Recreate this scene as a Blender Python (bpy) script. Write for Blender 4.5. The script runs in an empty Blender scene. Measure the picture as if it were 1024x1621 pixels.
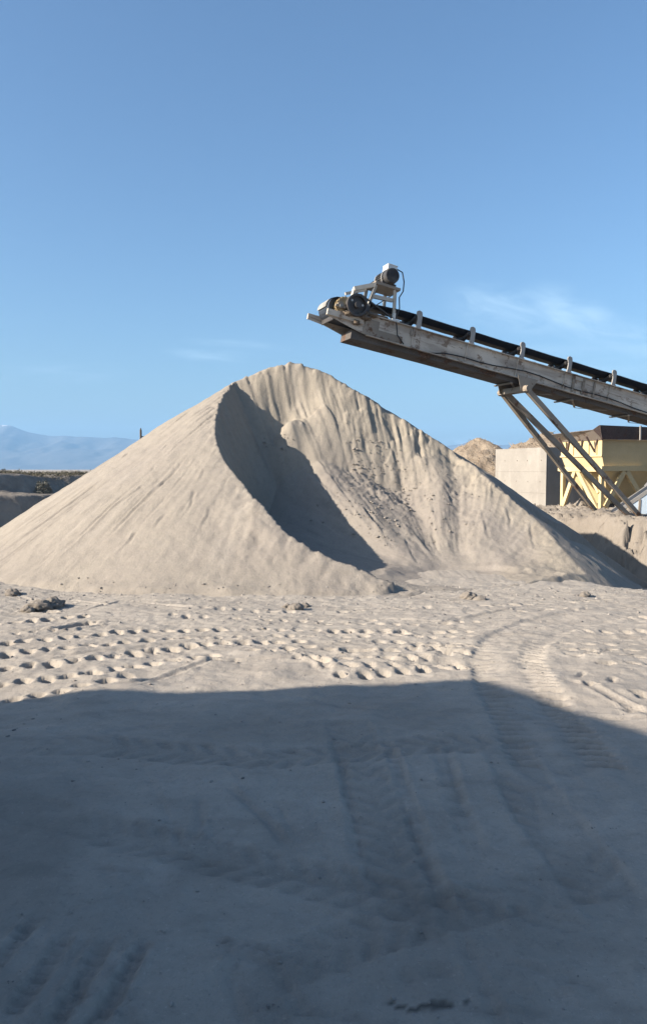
import bpy, math, random
import numpy as np
from mathutils import Vector, Matrix

random.seed(7)
scene = bpy.context.scene
COL = scene.collection

# ------------------------------------------------------------------ camera
F, CX, CY, HCAM = 1170.0, 512.0, 810.5, 1.75
PITCH = math.atan((CY - 743.0) / F)
cam = bpy.data.cameras.new('camera')
cam.sensor_fit = 'HORIZONTAL'
cam.sensor_width = 36.0
cam.lens = 36.0 * F / 1024.0
cam.clip_start = 0.1
cam.clip_end = 80000.0
cam_o = bpy.data.objects.new('camera', cam)
COL.objects.link(cam_o)
cam_o.location = (0, 0, HCAM)
cam_o.rotation_euler = (math.radians(90) - PITCH, 0, 0)
scene.camera = cam_o


def ray(u, v):
    a = (u - CX) / F
    b = (CY - v) / F
    return np.array([a, math.cos(PITCH) + b * math.sin(PITCH), -math.sin(PITCH) + b * math.cos(PITCH)])


def at(u, v, Y):
    """point of the place seen in direction (u, v) at distance Y in front"""
    d = ray(u, v)
    return Vector(d * (Y / d[1])) + Vector((0, 0, HCAM))


def on(u, v, z=0.0):
    d = ray(u, v)
    s = (z - HCAM) / d[2]
    return Vector(d * s) + Vector((0, 0, HCAM))


# ------------------------------------------------------------------ light
SUN_AZ = 69.0     # direction the light travels, from +Y towards +X
SUN_EL = 26.5
sx, sy = math.sin(math.radians(SUN_AZ)), math.cos(math.radians(SUN_AZ))
sun = bpy.data.lights.new('sun', 'SUN')
sun.energy = 5.0
sun.angle = math.radians(0.55)
sun.color = (1.0, 0.90, 0.76)
sun_o = bpy.data.objects.new('sun', sun)
COL.objects.link(sun_o)
dirv = Vector((sx * math.cos(math.radians(SUN_EL)), sy * math.cos(math.radians(SUN_EL)), -math.sin(math.radians(SUN_EL))))
sun_o.rotation_euler = dirv.to_track_quat('-Z', 'Y').to_euler()
sun_o.location = (-40, -20, 30)

world = bpy.data.worlds.new('World')
scene.world = world
world.use_nodes = True
wn, wl = world.node_tree.nodes, world.node_tree.links
wn.clear()
w_out = wn.new('ShaderNodeOutputWorld')
w_bg = wn.new('ShaderNodeBackground')
sky = wn.new('ShaderNodeTexSky')
sky.sky_type = 'NISHITA'
sky.sun_disc = False
sky.sun_elevation = math.radians(SUN_EL)
# the sun stands opposite to the travel direction
sky.sun_rotation = math.atan2(-sx, -sy)
sky.altitude = 0
sky.air_density = 1.1
sky.dust_density = 2.2
sky.ozone_density = 4.5
w_bg.inputs['Strength'].default_value = 0.067
# thin cirrus high in the sky, by direction
tc = wn.new('ShaderNodeTexCoord')


def wnode(t, **kw):
    n = wn.new(t)
    for k, v in kw.items():
        setattr(n, k, v)
    return n


def cirrus(u, v, ru, rv, scale, seed, lo, hi, amount, tilt):
    """one wisp: a soft elliptical patch of direction space filled with stretched noise"""
    d = Vector(ray(u, v)).normalized()
    east = Vector((0, 0, 1)).cross(d).normalized() * -1
    up = east.cross(d).normalized()
    e2 = east * math.cos(tilt) + up * math.sin(tilt)
    u2 = up * math.cos(tilt) - east * math.sin(tilt)
    outs = []
    for ax, r in ((e2, ru / F), (u2, rv / F)):
        dp = wnode('ShaderNodeVectorMath', operation='DOT_PRODUCT')
        wl.new(tc.outputs['Generated'], dp.inputs[0])
        dp.inputs[1].default_value = ax
        m = wnode('ShaderNodeMath', operation='DIVIDE')
        wl.new(dp.outputs['Value'], m.inputs[0])
        m.inputs[1].default_value = r
        outs.append(m)
    comb = wnode('ShaderNodeCombineXYZ')
    wl.new(outs[0].outputs[0], comb.inputs[0])
    wl.new(outs[1].outputs[0], comb.inputs[1])
    fwd = wnode('ShaderNodeVectorMath', operation='DOT_PRODUCT')
    wl.new(tc.outputs['Generated'], fwd.inputs[0])
    fwd.inputs[1].default_value = d
    gt = wnode('ShaderNodeMath', operation='GREATER_THAN')
    wl.new(fwd.outputs['Value'], gt.inputs[0])
    gt.inputs[1].default_value = 0.5
    ln = wnode('ShaderNodeVectorMath', operation='LENGTH')
    wl.new(comb.outputs[0], ln.inputs[0])
    fall = wnode('ShaderNodeMapRange', interpolation_type='SMOOTHSTEP')
    wl.new(ln.outputs['Value'], fall.inputs[0])
    fall.inputs[1].default_value = 0.15
    fall.inputs[2].default_value = 1.0
    fall.inputs[3].default_value = 1.0
    fall.inputs[4].default_value = 0.0
    nz = wnode('ShaderNodeTexNoise')
    nz.noise_dimensions = '3D'
    off = wnode('ShaderNodeVectorMath', operation='ADD')
    wl.new(comb.outputs[0], off.inputs[0])
    off.inputs[1].default_value = (seed * 3.7, seed * 1.3, seed)
    wl.new(off.outputs[0], nz.inputs['Vector'])
    nz.inputs['Scale'].default_value = scale
    nz.inputs['Detail'].default_value = 6
    nz.inputs['Roughness'].default_value = 0.55
    nz.inputs['Distortion'].default_value = 0.6
    mr = wnode('ShaderNodeMapRange', interpolation_type='SMOOTHSTEP')
    wl.new(nz.outputs['Fac'], mr.inputs[0])
    mr.inputs[1].default_value = lo
    mr.inputs[2].default_value = hi
    m1 = wnode('ShaderNodeMath', operation='MULTIPLY')
    wl.new(fall.outputs[0], m1.inputs[0])
    wl.new(mr.outputs[0], m1.inputs[1])
    m2 = wnode('ShaderNodeMath', operation='MULTIPLY')
    wl.new(m1.outputs[0], m2.inputs[0])
    wl.new(gt.outputs[0], m2.inputs[1])
    m3 = wnode('ShaderNodeMath', operation='MULTIPLY')
    wl.new(m2.outputs[0], m3.inputs[0])
    m3.inputs[1].default_value = amount
    return m3.outputs[0]


wisps = [cirrus(800, 490, 120, 48, 1.6, 1, 0.30, 0.75, 0.50, -0.25),
         cirrus(905, 495, 90, 45, 1.4, 2, 0.30, 0.75, 0.55, -0.45),
         cirrus(985, 530, 170, 36, 1.5, 3, 0.30, 0.75, 0.45, -0.30),
         cirrus(880, 570, 220, 36, 1.6, 4, 0.30, 0.8, 0.45, -0.05),
         cirrus(335, 562, 90, 14, 1.4, 5, 0.25, 0.8, 0.35, -0.03),
         cirrus(380, 545, 110, 10, 1.4, 6, 0.25, 0.8, 0.25, -0.05),
         cirrus(100, 590, 130, 22, 1.5, 7, 0.30, 0.8, 0.22, 0.05),
         cirrus(745, 702, 60, 14, 2.0, 8, 0.30, 0.6, 0.55, -0.05)]
col = sky.outputs['Color']
for wsp in wisps:
    mx = wnode('ShaderNodeMix', data_type='RGBA')
    wl.new(wsp, mx.inputs['Factor'])
    wl.new(col, mx.inputs['A'])
    mx.inputs['B'].default_value = (4.6, 5.6, 6.6, 1)
    col = mx.outputs['Result']
tint = wnode('ShaderNodeMix', data_type='RGBA', blend_type='MULTIPLY')
tint.inputs['Factor'].default_value = 1.0
wl.new(col, tint.inputs['A'])
tint.inputs['B'].default_value = (0.95, 1.06, 1.10, 1)
wl.new(tint.outputs['Result'], w_bg.inputs['Color'])
wl.new(w_bg.outputs[0], w_out.inputs['Surface'])

scene.view_settings.view_transform = 'Standard'
scene.view_settings.look = 'None'
scene.view_settings.gamma = 1.0
scene.view_settings.exposure = 1.34
scene.view_settings.use_curve_mapping = False
scene.cycles.use_denoising = True
scene.cycles.max_bounces = 5
scene.cycles.diffuse_bounces = 3
scene.cycles.volume_bounces = 0


# ------------------------------------------------------------------ noise
def _h(ix, iy, seed):
    a = (ix.astype(np.int64) & 0xffffffff) * 374761393 + (iy.astype(np.int64) & 0xffffffff) * 668265263 + seed * 974634777
    a = a & 0xffffffff
    a = ((a ^ (a >> 13)) * 1274126177) & 0xffffffff
    a = a ^ (a >> 16)
    a = (a * 2246822519) & 0xffffffff
    a = a ^ (a >> 15)
    return (a & 0xffffff) / float(0xffffff)


def vn(x, y, seed=0):
    """value noise in -1..1"""
    ix, iy = np.floor(x), np.floor(y)
    fx, fy = x - ix, y - iy
    fx = fx * fx * fx * (fx * (fx * 6 - 15) + 10)
    fy = fy * fy * fy * (fy * (fy * 6 - 15) + 10)
    a, b = _h(ix, iy, seed), _h(ix + 1, iy, seed)
    c, d = _h(ix, iy + 1, seed), _h(ix + 1, iy + 1, seed)
    return ((a * (1 - fx) + b * fx) * (1 - fy) + (c * (1 - fx) + d * fx) * fy) * 2 - 1


def fbm(x, y, seed=0, oct=4, gain=0.5):
    s, a, n = 0.0, 1.0, 0.0
    for o in range(oct):
        s = s + a * vn(x * 2 ** o + o * 17.3, y * 2 ** o - o * 9.1, seed + o * 31)
        n += a
        a *= gain
    return s / n


def sstep(a, b, x):
    t = np.clip((x - a) / (b - a), 0, 1)
    return t * t * (3 - 2 * t)


def poly_dist(px, py, pts):
    """distance to a polyline, arc position, and interpolated third coordinate"""
    best = np.full(px.shape, 1e9)
    arc = np.zeros(px.shape)
    zz = np.zeros(px.shape)
    side = np.zeros(px.shape)
    acc = 0.0
    for a, b in zip(pts[:-1], pts[1:]):
        dx, dy = b[0] - a[0], b[1] - a[1]
        L2 = dx * dx + dy * dy
        L = math.sqrt(L2)
        t = np.clip(((px - a[0]) * dx + (py - a[1]) * dy) / L2, 0, 1)
        qx, qy = a[0] + t * dx, a[1] + t * dy
        d = np.hypot(px - qx, py - qy)
        m = d < best
        best = np.where(m, d, best)
        arc = np.where(m, acc + t * L, arc)
        side = np.where(m, np.sign((px - a[0]) * dy - (py - a[1]) * dx), side)
        if len(a) > 2:
            zz = np.where(m, a[2] + t * (b[2] - a[2]), zz)
        acc += L
    return best, arc, zz, side


# ------------------------------------------------------------------ objects
def tag(o, label=None, cat=None, group=None, kind=None):
    if label:
        o['label'] = label
    if cat:
        o['category'] = cat
    if group:
        o['group'] = group
    if kind:
        o['kind'] = kind
    return o


def empty(name, loc, label, cat, group=None):
    o = bpy.data.objects.new(name, None)
    o.empty_display_size = 0.3
    COL.objects.link(o)
    o.location = loc
    return tag(o, label, cat, group)


def root_loc(parent):
    p = Vector((0, 0, 0))
    while parent is not None:
        p += parent.location
        parent = parent.parent
    return p


def link_mesh(name, me, material, parent=None):
    o = bpy.data.objects.new(name, me)
    COL.objects.link(o)
    if material:
        me.materials.append(material)
    if parent:
        o.parent = parent
    return o


class MB:
    """collects shapes in world coordinates, links them as ONE mesh object"""

    def __init__(self):
        self.v, self.f, self.sm, self.marks = [], [], [], []

    def add(self, vs, fs, smooth=False):
        n = len(self.v)
        self.v += [tuple(p) for p in vs]
        self.f += [tuple(i + n for i in f) for f in fs]
        self.sm += [smooth] * len(fs)
        return self

    def hexa(self, p):
        """eight corners: bottom ring of four then top ring of four"""
        return self.add(p, [(3, 2, 1, 0), (4, 5, 6, 7), (0, 1, 5, 4), (1, 2, 6, 5), (2, 3, 7, 6), (3, 0, 4, 7)])

    def box(self, c, ax, ay, az, s):
        c, ax, ay, az = Vector(c), Vector(ax), Vector(ay), Vector(az)
        p = []
        for k in (-.5, .5):
            for i, j in ((-.5, -.5), (.5, -.5), (.5, .5), (-.5, .5)):
                p.append(c + ax * (i * s[0]) + ay * (j * s[1]) + az * (k * s[2]))
        return self.hexa(p)

    def bar(self, a, b, w, h, ref=(0, 0, 1)):
        a, b = Vector(a), Vector(b)
        d = (b - a)
        L = d.length
        d.normalize()
        sx_ = d.cross(Vector(ref))
        if sx_.length < 1e-4:
            sx_ = d.cross(Vector((1, 0, 0)))
        sx_.normalize()
        up = sx_.cross(d)
        return self.box((a + b) / 2, d, sx_, up, (L, w, h))

    def angle_bar(self, a, b, w, t, ref=(0, 0, 1)):
        """an L section steel angle"""
        a, b = Vector(a), Vector(b)
        d = (b - a)
        L = d.length
        d.normalize()
        s1 = d.cross(Vector(ref)).normalized()
        up = s1.cross(d)
        m = (a + b) / 2
        self.box(m + s1 * (w / 2 - t / 2), d, s1, up, (L, t, w))
        self.box(m - up * (w / 2 - t / 2) - s1 * (t / 2), d, s1, up, (L, w - t, t))
        return self

    def cyl(self, a, b, r0, r1=None, n=20, caps=True, smooth=True):
        a, b = Vector(a), Vector(b)
        r1 = r0 if r1 is None else r1
        d = (b - a).normalized()
        s = d.orthogonal().normalized()
        t = d.cross(s)
        vs = []
        for c, r in ((a, r0), (b, r1)):
            for i in range(n):
                w = 2 * math.pi * i / n
                vs.append(c + s * (r * math.cos(w)) + t * (r * math.sin(w)))
        fs = [(i, (i + 1) % n, n + (i + 1) % n, n + i) for i in range(n)]
        self.add(vs, fs, smooth)
        if caps:
            self.add(vs[:n], [tuple(reversed(range(n)))])
            self.add(vs[n:], [tuple(range(n))])
        return self

    def ring(self, a, b, r_out, r_in, n=28):
        """a hollow cylinder"""
        a, b = Vector(a), Vector(b)
        d = (b - a).normalized()
        s = d.orthogonal().normalized()
        t = d.cross(s)
        vs = []
        for c, r in ((a, r_out), (b, r_out), (b, r_in), (a, r_in)):
            for i in range(n):
                w = 2 * math.pi * i / n
                vs.append(c + s * (r * math.cos(w)) + t * (r * math.sin(w)))
        fs = []
        for k in range(4):
            k2 = (k + 1) % 4
            for i in range(n):
                j = (i + 1) % n
                fs.append((k * n + i, k * n + j, k2 * n + j, k2 * n + i))
        return self.add(vs, fs, False)

    def tube(self, pts, r, n=8):
        pts = [Vector(p) for p in pts]
        vs, fs = [], []
        up = None
        for i, p in enumerate(pts):
            d = (pts[min(i + 1, len(pts) - 1)] - pts[max(i - 1, 0)]).normalized()
            if up is None:
                up = d.orthogonal().normalized()
            up = (up - d * up.dot(d)).normalized()
            s = d.cross(up)
            for k in range(n):
                w = 2 * math.pi * k / n
                vs.append(p + up * (r * math.cos(w)) + s * (r * math.sin(w)))
        for i in range(len(pts) - 1):
            for k in range(n):
                k2 = (k + 1) % n
                fs.append((i * n + k, i * n + k2, (i + 1) * n + k2, (i + 1) * n + k))
        fs.append(tuple(reversed(range(n))))
        fs.append(tuple((len(pts) - 1) * n + k for k in range(n)))
        return self.add(vs, fs, True)

    def prism(self, poly, off):
        """closed polygon (world points) pushed along off"""
        off = Vector(off)
        n = len(poly)
        a = [Vector(p) for p in poly]
        b = [p + off for p in a]
        fs = [tuple(reversed(range(n))), tuple(range(n, 2 * n))]
        fs += [(i, (i + 1) % n, n + (i + 1) % n, n + i) for i in range(n)]
        return self.add(a + b, fs)

    def mark(self):
        """the next shapes belong to a new piece"""
        self.marks.append((len(self.v), len(self.f)))

    def build_each(self, name, material, parent=None, bevel=0.0):
        """every marked piece becomes a part of its own"""
        mk = self.marks + [(len(self.v), len(self.f))]
        out = []
        for (v0, f0), (v1, f1) in zip(mk[:-1], mk[1:]):
            q = MB()
            q.v, q.sm = self.v[v0:v1], self.sm[f0:f1]
            q.f = [tuple(i - v0 for i in f) for f in self.f[f0:f1]]
            out.append(q.build(name, material, parent, bevel))
        return out

    def build(self, name, material, parent=None, bevel=0.0):
        o0 = root_loc(parent)
        me = bpy.data.meshes.new(name)
        me.from_pydata([tuple(Vector(p) - o0) for p in self.v], [], self.f)
        me.polygons.foreach_set('use_smooth', self.sm)
        me.update()
        import bmesh
        bm = bmesh.new()
        bm.from_mesh(me)
        bmesh.ops.recalc_face_normals(bm, faces=bm.faces)
        bm.to_mesh(me)
        bm.free()
        o = link_mesh(name, me, material, parent)
        if bevel:
            b = o.modifiers.new('bevel', 'BEVEL')
            b.width = bevel
            b.segments = 2
            b.limit_method = 'ANGLE'
        return o


def grid_mesh(name, X, Y, Z, material, keep=None, attrs=None, loc=(0, 0, 0)):
    """structured height field to one smooth mesh; keep = bool per vertex"""
    ny, nx = X.shape
    idx = np.arange(nx * ny).reshape(ny, nx)
    q = np.stack([idx[:-1, :-1], idx[:-1, 1:], idx[1:, 1:], idx[1:, :-1]], -1).reshape(-1, 4)
    co = np.stack([X - loc[0], Y - loc[1], Z - loc[2]], -1).reshape(-1, 3)
    if keep is not None:
        k = keep.reshape(-1)
        q = q[k[q].any(1)]
        used = np.zeros(nx * ny, bool)
        used[q.reshape(-1)] = True
        rem = np.cumsum(used) - 1
        q = rem[q]
        co = co[used]
    me = bpy.data.meshes.new(name)
    me.vertices.add(len(co))
    me.vertices.foreach_set('co', co.astype(np.float32).reshape(-1))
    me.loops.add(len(q) * 4)
    me.loops.foreach_set('vertex_index', q.astype(np.int32).reshape(-1))
    me.polygons.add(len(q))
    me.polygons.foreach_set('loop_start', np.arange(0, len(q) * 4, 4, dtype=np.int32))
    me.polygons.foreach_set('use_smooth', np.ones(len(q), bool))
    me.update(calc_edges=True)
    me.validate()
    if attrs:
        for an, av in attrs.items():
            a = me.attributes.new(an, 'FLOAT', 'POINT')
            vals = av.reshape(-1)
            if keep is not None:
                vals = vals[used]
            a.data.foreach_set('value', vals.astype(np.float32))
    o = link_mesh(name, me, material)
    o.location = loc
    return o


# ------------------------------------------------------------------ materials
class NT:
    def __init__(self, name):
        self.m = bpy.data.materials.new(name)
        self.m.use_nodes = True
        self.t = self.m.node_tree
        self.n = self.t.nodes
        self.l = self.t.links
        self.b = self.n['Principled BSDF']
        self.co = self.n.new('ShaderNodeTexCoord').outputs['Object']

    def noise(self, scale, detail=6, rough=0.55, stretch=None, dist=0.0, vec=None):
        v = vec or self.co
        if stretch:
            mp = self.n.new('ShaderNodeMapping')
            mp.inputs['Scale'].default_value = stretch
            self.l.new(v, mp.inputs['Vector'])
            v = mp.outputs[0]
        t = self.n.new('ShaderNodeTexNoise')
        t.inputs['Scale'].default_value = scale
        t.inputs['Detail'].default_value = detail
        t.inputs['Roughness'].default_value = rough
        t.inputs['Distortion'].default_value = dist
        self.l.new(v, t.inputs['Vector'])
        return t.outputs['Fac']

    def ramp(self, x, lo, hi, a=0.0, b=1.0):
        r = self.n.new('ShaderNodeMapRange')
        r.interpolation_type = 'SMOOTHSTEP'
        self.l.new(x, r.inputs[0])
        r.inputs[1].default_value = lo
        r.inputs[2].default_value = hi
        r.inputs[3].default_value = a
        r.inputs[4].default_value = b
        return r.outputs[0]

    def mix(self, f, a, b, blend='MIX'):
        m = self.n.new('ShaderNodeMix')
        m.data_type = 'RGBA'
        m.blend_type = blend
        for s, v in (('Factor', f), ('A', a), ('B', b)):
            if isinstance(v, (int, float)):
                m.inputs[s].default_value = v
            elif isinstance(v, tuple):
                m.inputs[s].default_value = v if len(v) == 4 else v + (1,)
            else:
                self.l.new(v, m.inputs[s])
        return m.outputs['Result']

    def math(self, op, a, b=0.0):
        m = self.n.new('ShaderNodeMath')
        m.operation = op
        for i, v in enumerate((a, b)):
            if isinstance(v, (int, float)):
                m.inputs[i].default_value = v
            else:
                self.l.new(v, m.inputs[i])
        return m.outputs[0]

    def attr(self, name):
        a = self.n.new('ShaderNodeAttribute')
        a.attribute_name = name
        return a.outputs['Fac']

    def bump(self, h, strength, dist, prev=None):
        b = self.n.new('ShaderNodeBump')
        b.inputs['Strength'].default_value = strength
        b.inputs['Distance'].default_value = dist
        self.l.new(h, b.inputs['Height'])
        if prev:
            self.l.new(prev, b.inputs['Normal'])
        return b.outputs['Normal']

    def done(self, color, rough=0.9, metal=0.0, normal=None, spec=0.3):
        if isinstance(color, tuple):
            self.b.inputs['Base Color'].default_value = color + (1,)
        else:
            self.l.new(color, self.b.inputs['Base Color'])
        if isinstance(rough, (int, float)):
            self.b.inputs['Roughness'].default_value = rough
        else:
            self.l.new(rough, self.b.inputs['Roughness'])
        self.b.inputs['Metallic'].default_value = metal
        self.b.inputs['Specular IOR Level'].default_value = spec
        if normal:
            self.l.new(normal, self.b.inputs['Normal'])
        return self.m


def painted(name, paint, paint2, rust, cover, scale=3.0, rough=0.55, stretch=None):
    """old paint: two tones of fading, rust where it flaked, dust"""
    t = NT(name)
    c = t.mix(t.ramp(t.noise(scale * 0.6, 5), 0.35, 0.65), paint, paint2)
    big = t.noise(scale, 8, 0.65, stretch)
    r = t.ramp(big, cover, cover + 0.07)
    rc = t.mix(t.ramp(t.noise(scale * 9, 4), 0.3, 0.7), rust, tuple(x * 0.5 for x in rust))
    c = t.mix(r, c, rc)
    d = t.ramp(t.noise(scale * 22, 3), 0.45, 0.75)
    c = t.mix(t.math('MULTIPLY', d, 0.25), c, (0.30, 0.26, 0.21))
    nrm = t.bump(t.noise(scale * 12, 5), 0.25, 0.004)
    return t.done(c, t.math('ADD', t.math('MULTIPLY', r, 0.3), rough), 0.0, nrm, 0.35)


def sand_material(name, base, dark, warm, grain=1.0):
    """dry sand: sorted coarse and fine streaks, grains, damp patches, painted shade"""
    t = NT(name)
    n1 = t.noise(0.55, 5, 0.6)
    c = t.mix(t.ramp(n1, 0.35, 0.68), base, dark)
    c = t.mix(t.math('MULTIPLY', t.attr('dry'), 0.85), c, warm)
    n2 = t.noise(6.0, 8, 0.72)
    c = t.mix(t.math('MULTIPLY', t.ramp(n2, 0.42, 0.70), 0.34), c, tuple(x * 0.66 for x in base))
    c = t.mix(t.math('MULTIPLY', t.ramp(t.attr('streak'), 0.08, 0.5), 0.36), c, tuple(x * 0.68 for x in dark))
    c = t.mix(t.math('MULTIPLY', t.ramp(t.attr('streak'), -0.08, -0.5), 0.35), c, tuple(x * 1.22 for x in base))
    n3 = t.noise(38.0, 5, 0.75)
    c = t.mix(t.math('MULTIPLY', t.ramp(n3, 0.50, 0.70), 0.32), c, tuple(x * 0.55 for x in base))
    c = t.mix(t.math('MULTIPLY', t.ramp(t.noise(52.0, 4, 0.75), 0.56, 0.74), 0.45), c, tuple(min(0.8, x * 1.45) for x in base))
    c = t.mix(t.attr('damp_or_shade'), c, tuple(x * 0.30 for x in dark))  # damp sand, and on the ground also shade painted into the colour
    nb = t.bump(t.noise(7.0, 8, 0.70), 0.30 * grain, 0.05)
    nb = t.bump(t.noise(27.0, 6, 0.75), 0.34 * grain, 0.030, nb)
    nb = t.bump(t.noise(90.0, 4, 0.7), 0.35 * grain, 0.010, nb)
    return t.done(c, 0.95, 0.0, nb, 0.12)


M = {}
M['sand'] = sand_material('pile_sand', (0.256, 0.226, 0.194), (0.240, 0.211, 0.186), (0.290, 0.250, 0.196), 1.0)
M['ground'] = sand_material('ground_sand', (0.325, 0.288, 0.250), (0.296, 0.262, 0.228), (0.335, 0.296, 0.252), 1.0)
M['mound'] = sand_material('mound_earth', (0.235, 0.205, 0.175), (0.20, 0.172, 0.147), (0.25, 0.215, 0.178), 1.8)
M['grey_paint'] = painted('dusty_grey_paint', (0.40, 0.355, 0.30), (0.31, 0.27, 0.225), (0.15, 0.10, 0.07), 0.60, 1.6, 0.6, (1, 1, 2.5))
M['cream_steel'] = painted('cream_steel', (0.50, 0.465, 0.40), (0.40, 0.36, 0.31), (0.20, 0.11, 0.06), 0.68, 4.0, 0.5)
M['brown_steel'] = painted('brown_steel', (0.27, 0.222, 0.175), (0.20, 0.165, 0.13), (0.16, 0.085, 0.05), 0.56, 3.0, 0.6)
M['dark_steel'] = painted('dark_steel', (0.055, 0.05, 0.05), (0.035, 0.033, 0.035), (0.10, 0.055, 0.035), 0.60, 5.0, 0.5)
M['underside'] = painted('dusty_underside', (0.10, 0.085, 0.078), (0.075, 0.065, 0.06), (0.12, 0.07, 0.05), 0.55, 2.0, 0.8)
M['zinc'] = painted('zinc_steel', (0.30, 0.285, 0.27), (0.22, 0.21, 0.20), (0.18, 0.12, 0.08), 0.66, 6.0, 0.5)
M['alu'] = painted('pale_alloy', (0.62, 0.62, 0.60), (0.52, 0.52, 0.50), (0.3, 0.28, 0.25), 0.72, 8.0, 0.4)
M['yellow_paint'] = painted('cream_yellow_paint', (0.60, 0.47, 0.26), (0.49, 0.375, 0.20), (0.28, 0.17, 0.09), 0.68, 1.2, 0.55, (1, 1, .35))
M['rust_board'] = painted('brown_board', (0.085, 0.055, 0.05), (0.06, 0.042, 0.04), (0.11, 0.06, 0.045), 0.55, 2.0, 0.75)
M['grey_board'] = painted('weathered_board', (0.25, 0.21, 0.175), (0.18, 0.15, 0.13), (0.13, 0.085, 0.06), 0.56, 2.2, 0.8)
M['blue_sheet'] = painted('pale_blue_sheet', (0.50, 0.58, 0.66), (0.44, 0.52, 0.60), (0.34, 0.29, 0.24), 0.62, 1.5, 0.6)

t = NT('black_belt')
c = t.mix(t.ramp(t.noise(3, 6), 0.3, 0.75), (0.018, 0.024, 0.036), (0.034, 0.040, 0.052))
M['rubber'] = t.done(c, 0.6, 0.0, t.bump(t.noise(20, 4), 0.2, 0.004), 0.4)
t = NT('dusty_belt')
c = t.mix(t.ramp(t.noise(5, 6), 0.35, 0.65), (0.30, 0.285, 0.265), (0.20, 0.19, 0.18))
M['dusty_rubber'] = t.done(c, 0.85, 0.0, t.bump(t.noise(20, 4), 0.2, 0.004), 0.3)
t = NT('tan_lagging')
c = t.mix(t.ramp(t.noise(9, 5), 0.35, 0.65), (0.40, 0.30, 0.17), (0.26, 0.19, 0.11))
M['tan'] = t.done(c, 0.8, 0.0, t.bump(t.noise(30, 4), 0.3, 0.006), 0.3)
t = NT('caked_sand')
c = t.mix(t.ramp(t.noise(9.0, 5, .7), 0.35, 0.65), (0.20, 0.155, 0.115), (0.09, 0.072, 0.058))
M['caked'] = t.done(c, 0.95, 0.0, t.bump(t.noise(30, 5, .7), .6, .02), .1)
t = NT('stone')
c = t.mix(t.ramp(t.noise(3.0, 3), 0.3, 0.7), (0.30, 0.27, 0.24), (0.15, 0.135, 0.125))
M['stone'] = t.done(c, 0.9)
t = NT('motor_black')
c = t.mix(t.ramp(t.noise(6, 5), 0.4, 0.7), (0.035, 0.034, 0.036), (0.085, 0.075, 0.065))
M['motor'] = t.done(c, 0.55, 0.0, t.bump(t.noise(30, 4), 0.2, 0.004), 0.4)
t = NT('cable_black')
M['cable'] = t.done((0.02, 0.02, 0.022), 0.5)

# concrete: two pours, tie holes, damp stains
t = NT('concrete')
c = t.mix(t.ramp(t.noise(0.9, 6, 0.6), 0.35, 0.65), (0.262, 0.240, 0.214), (0.225, 0.205, 0.183))
c = t.mix(t.math('MULTIPLY', t.ramp(t.noise(2.2, 8, 0.65, (1, 1, 0.3)), 0.5, 0.72), 0.5), c, (0.36, 0.32, 0.285))
c = t.mix(t.math('MULTIPLY', t.ramp(t.noise(14, 5, 0.7), 0.52, 0.7), 0.35), c, (0.33, 0.30, 0.27))
M['concrete'] = t.done(c, 0.9, 0.0, t.bump(t.noise(5, 8, 0.65), 0.35, 0.03), 0.2)

t = NT('bank_earth')
c = t.mix(t.ramp(t.noise(0.5, 7, 0.6), 0.35, 0.65), (0.255, 0.222, 0.188), (0.18, 0.157, 0.135))
c = t.mix(t.math('MULTIPLY', t.ramp(t.noise(5, 6, 0.7), 0.45, 0.7), 0.5), c, (0.28, 0.25, 0.21))
M['bank'] = t.done(c, 0.95, 0.0, t.bump(t.noise(2.5, 8, 0.7), 0.6, 0.3), 0.1)


def leafy(name, a, b):
    t = NT(name)
    oi = t.n.new('ShaderNodeObjectInfo')
    c = t.mix(t.ramp(t.noise(2.2, 5, 0.7), 0.35, 0.65), a, b)
    c = t.mix(t.math('MULTIPLY', t.noise(24, 3), 0.5), c, tuple(x * 0.6 for x in a))
    return t.done(c, 0.9, 0.0, None, 0.1)


M['scrub'] = leafy('scrub_leaves', (0.165, 0.145, 0.105), (0.115, 0.105, 0.078))
M['grey_bush'] = leafy('grey_bush_leaves', (0.17, 0.165, 0.14), (0.12, 0.118, 0.10))
M['twig'] = leafy('dry_twigs', (0.34, 0.265, 0.19), (0.24, 0.18, 0.13))
t = NT('heap_earth')
c = t.mix(t.ramp(t.noise(1.2, 7, 0.65), 0.35, 0.65), (0.31, 0.25, 0.19), (0.21, 0.165, 0.125))
M['heap'] = t.done(c, 0.95, 0.0, t.bump(t.noise(5, 7, 0.7), 0.8, 0.2), 0.1)
t = NT('old_wood')
c = t.mix(t.ramp(t.noise(5, 6, 0.6, (4, 4, 0.4)), 0.35, 0.65), (0.12, 0.10, 0.085), (0.07, 0.06, 0.05))
M['wood'] = t.done(c, 0.85)

# mountains: bare blue-grey rock, snow lying high up
t = NT('mountain_rock')
c = t.mix(t.ramp(t.noise(0.0021, 7, 0.6), 0.35, 0.65), (0.11, 0.105, 0.10), (0.07, 0.07, 0.068))
sep = t.n.new('ShaderNodeSeparateXYZ')
t.l.new(t.co, sep.inputs[0])
zz = t.math('ADD', sep.outputs['Z'], t.math('MULTIPLY', t.math('SUBTRACT', t.noise(0.006, 7, 0.7), 0.5), 420.0))
c = t.mix(t.ramp(zz, 700, 800), c, (0.80, 0.82, 0.85))
M['mountain'] = t.done(c, 0.95, 0.0, None, 0.05)

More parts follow.
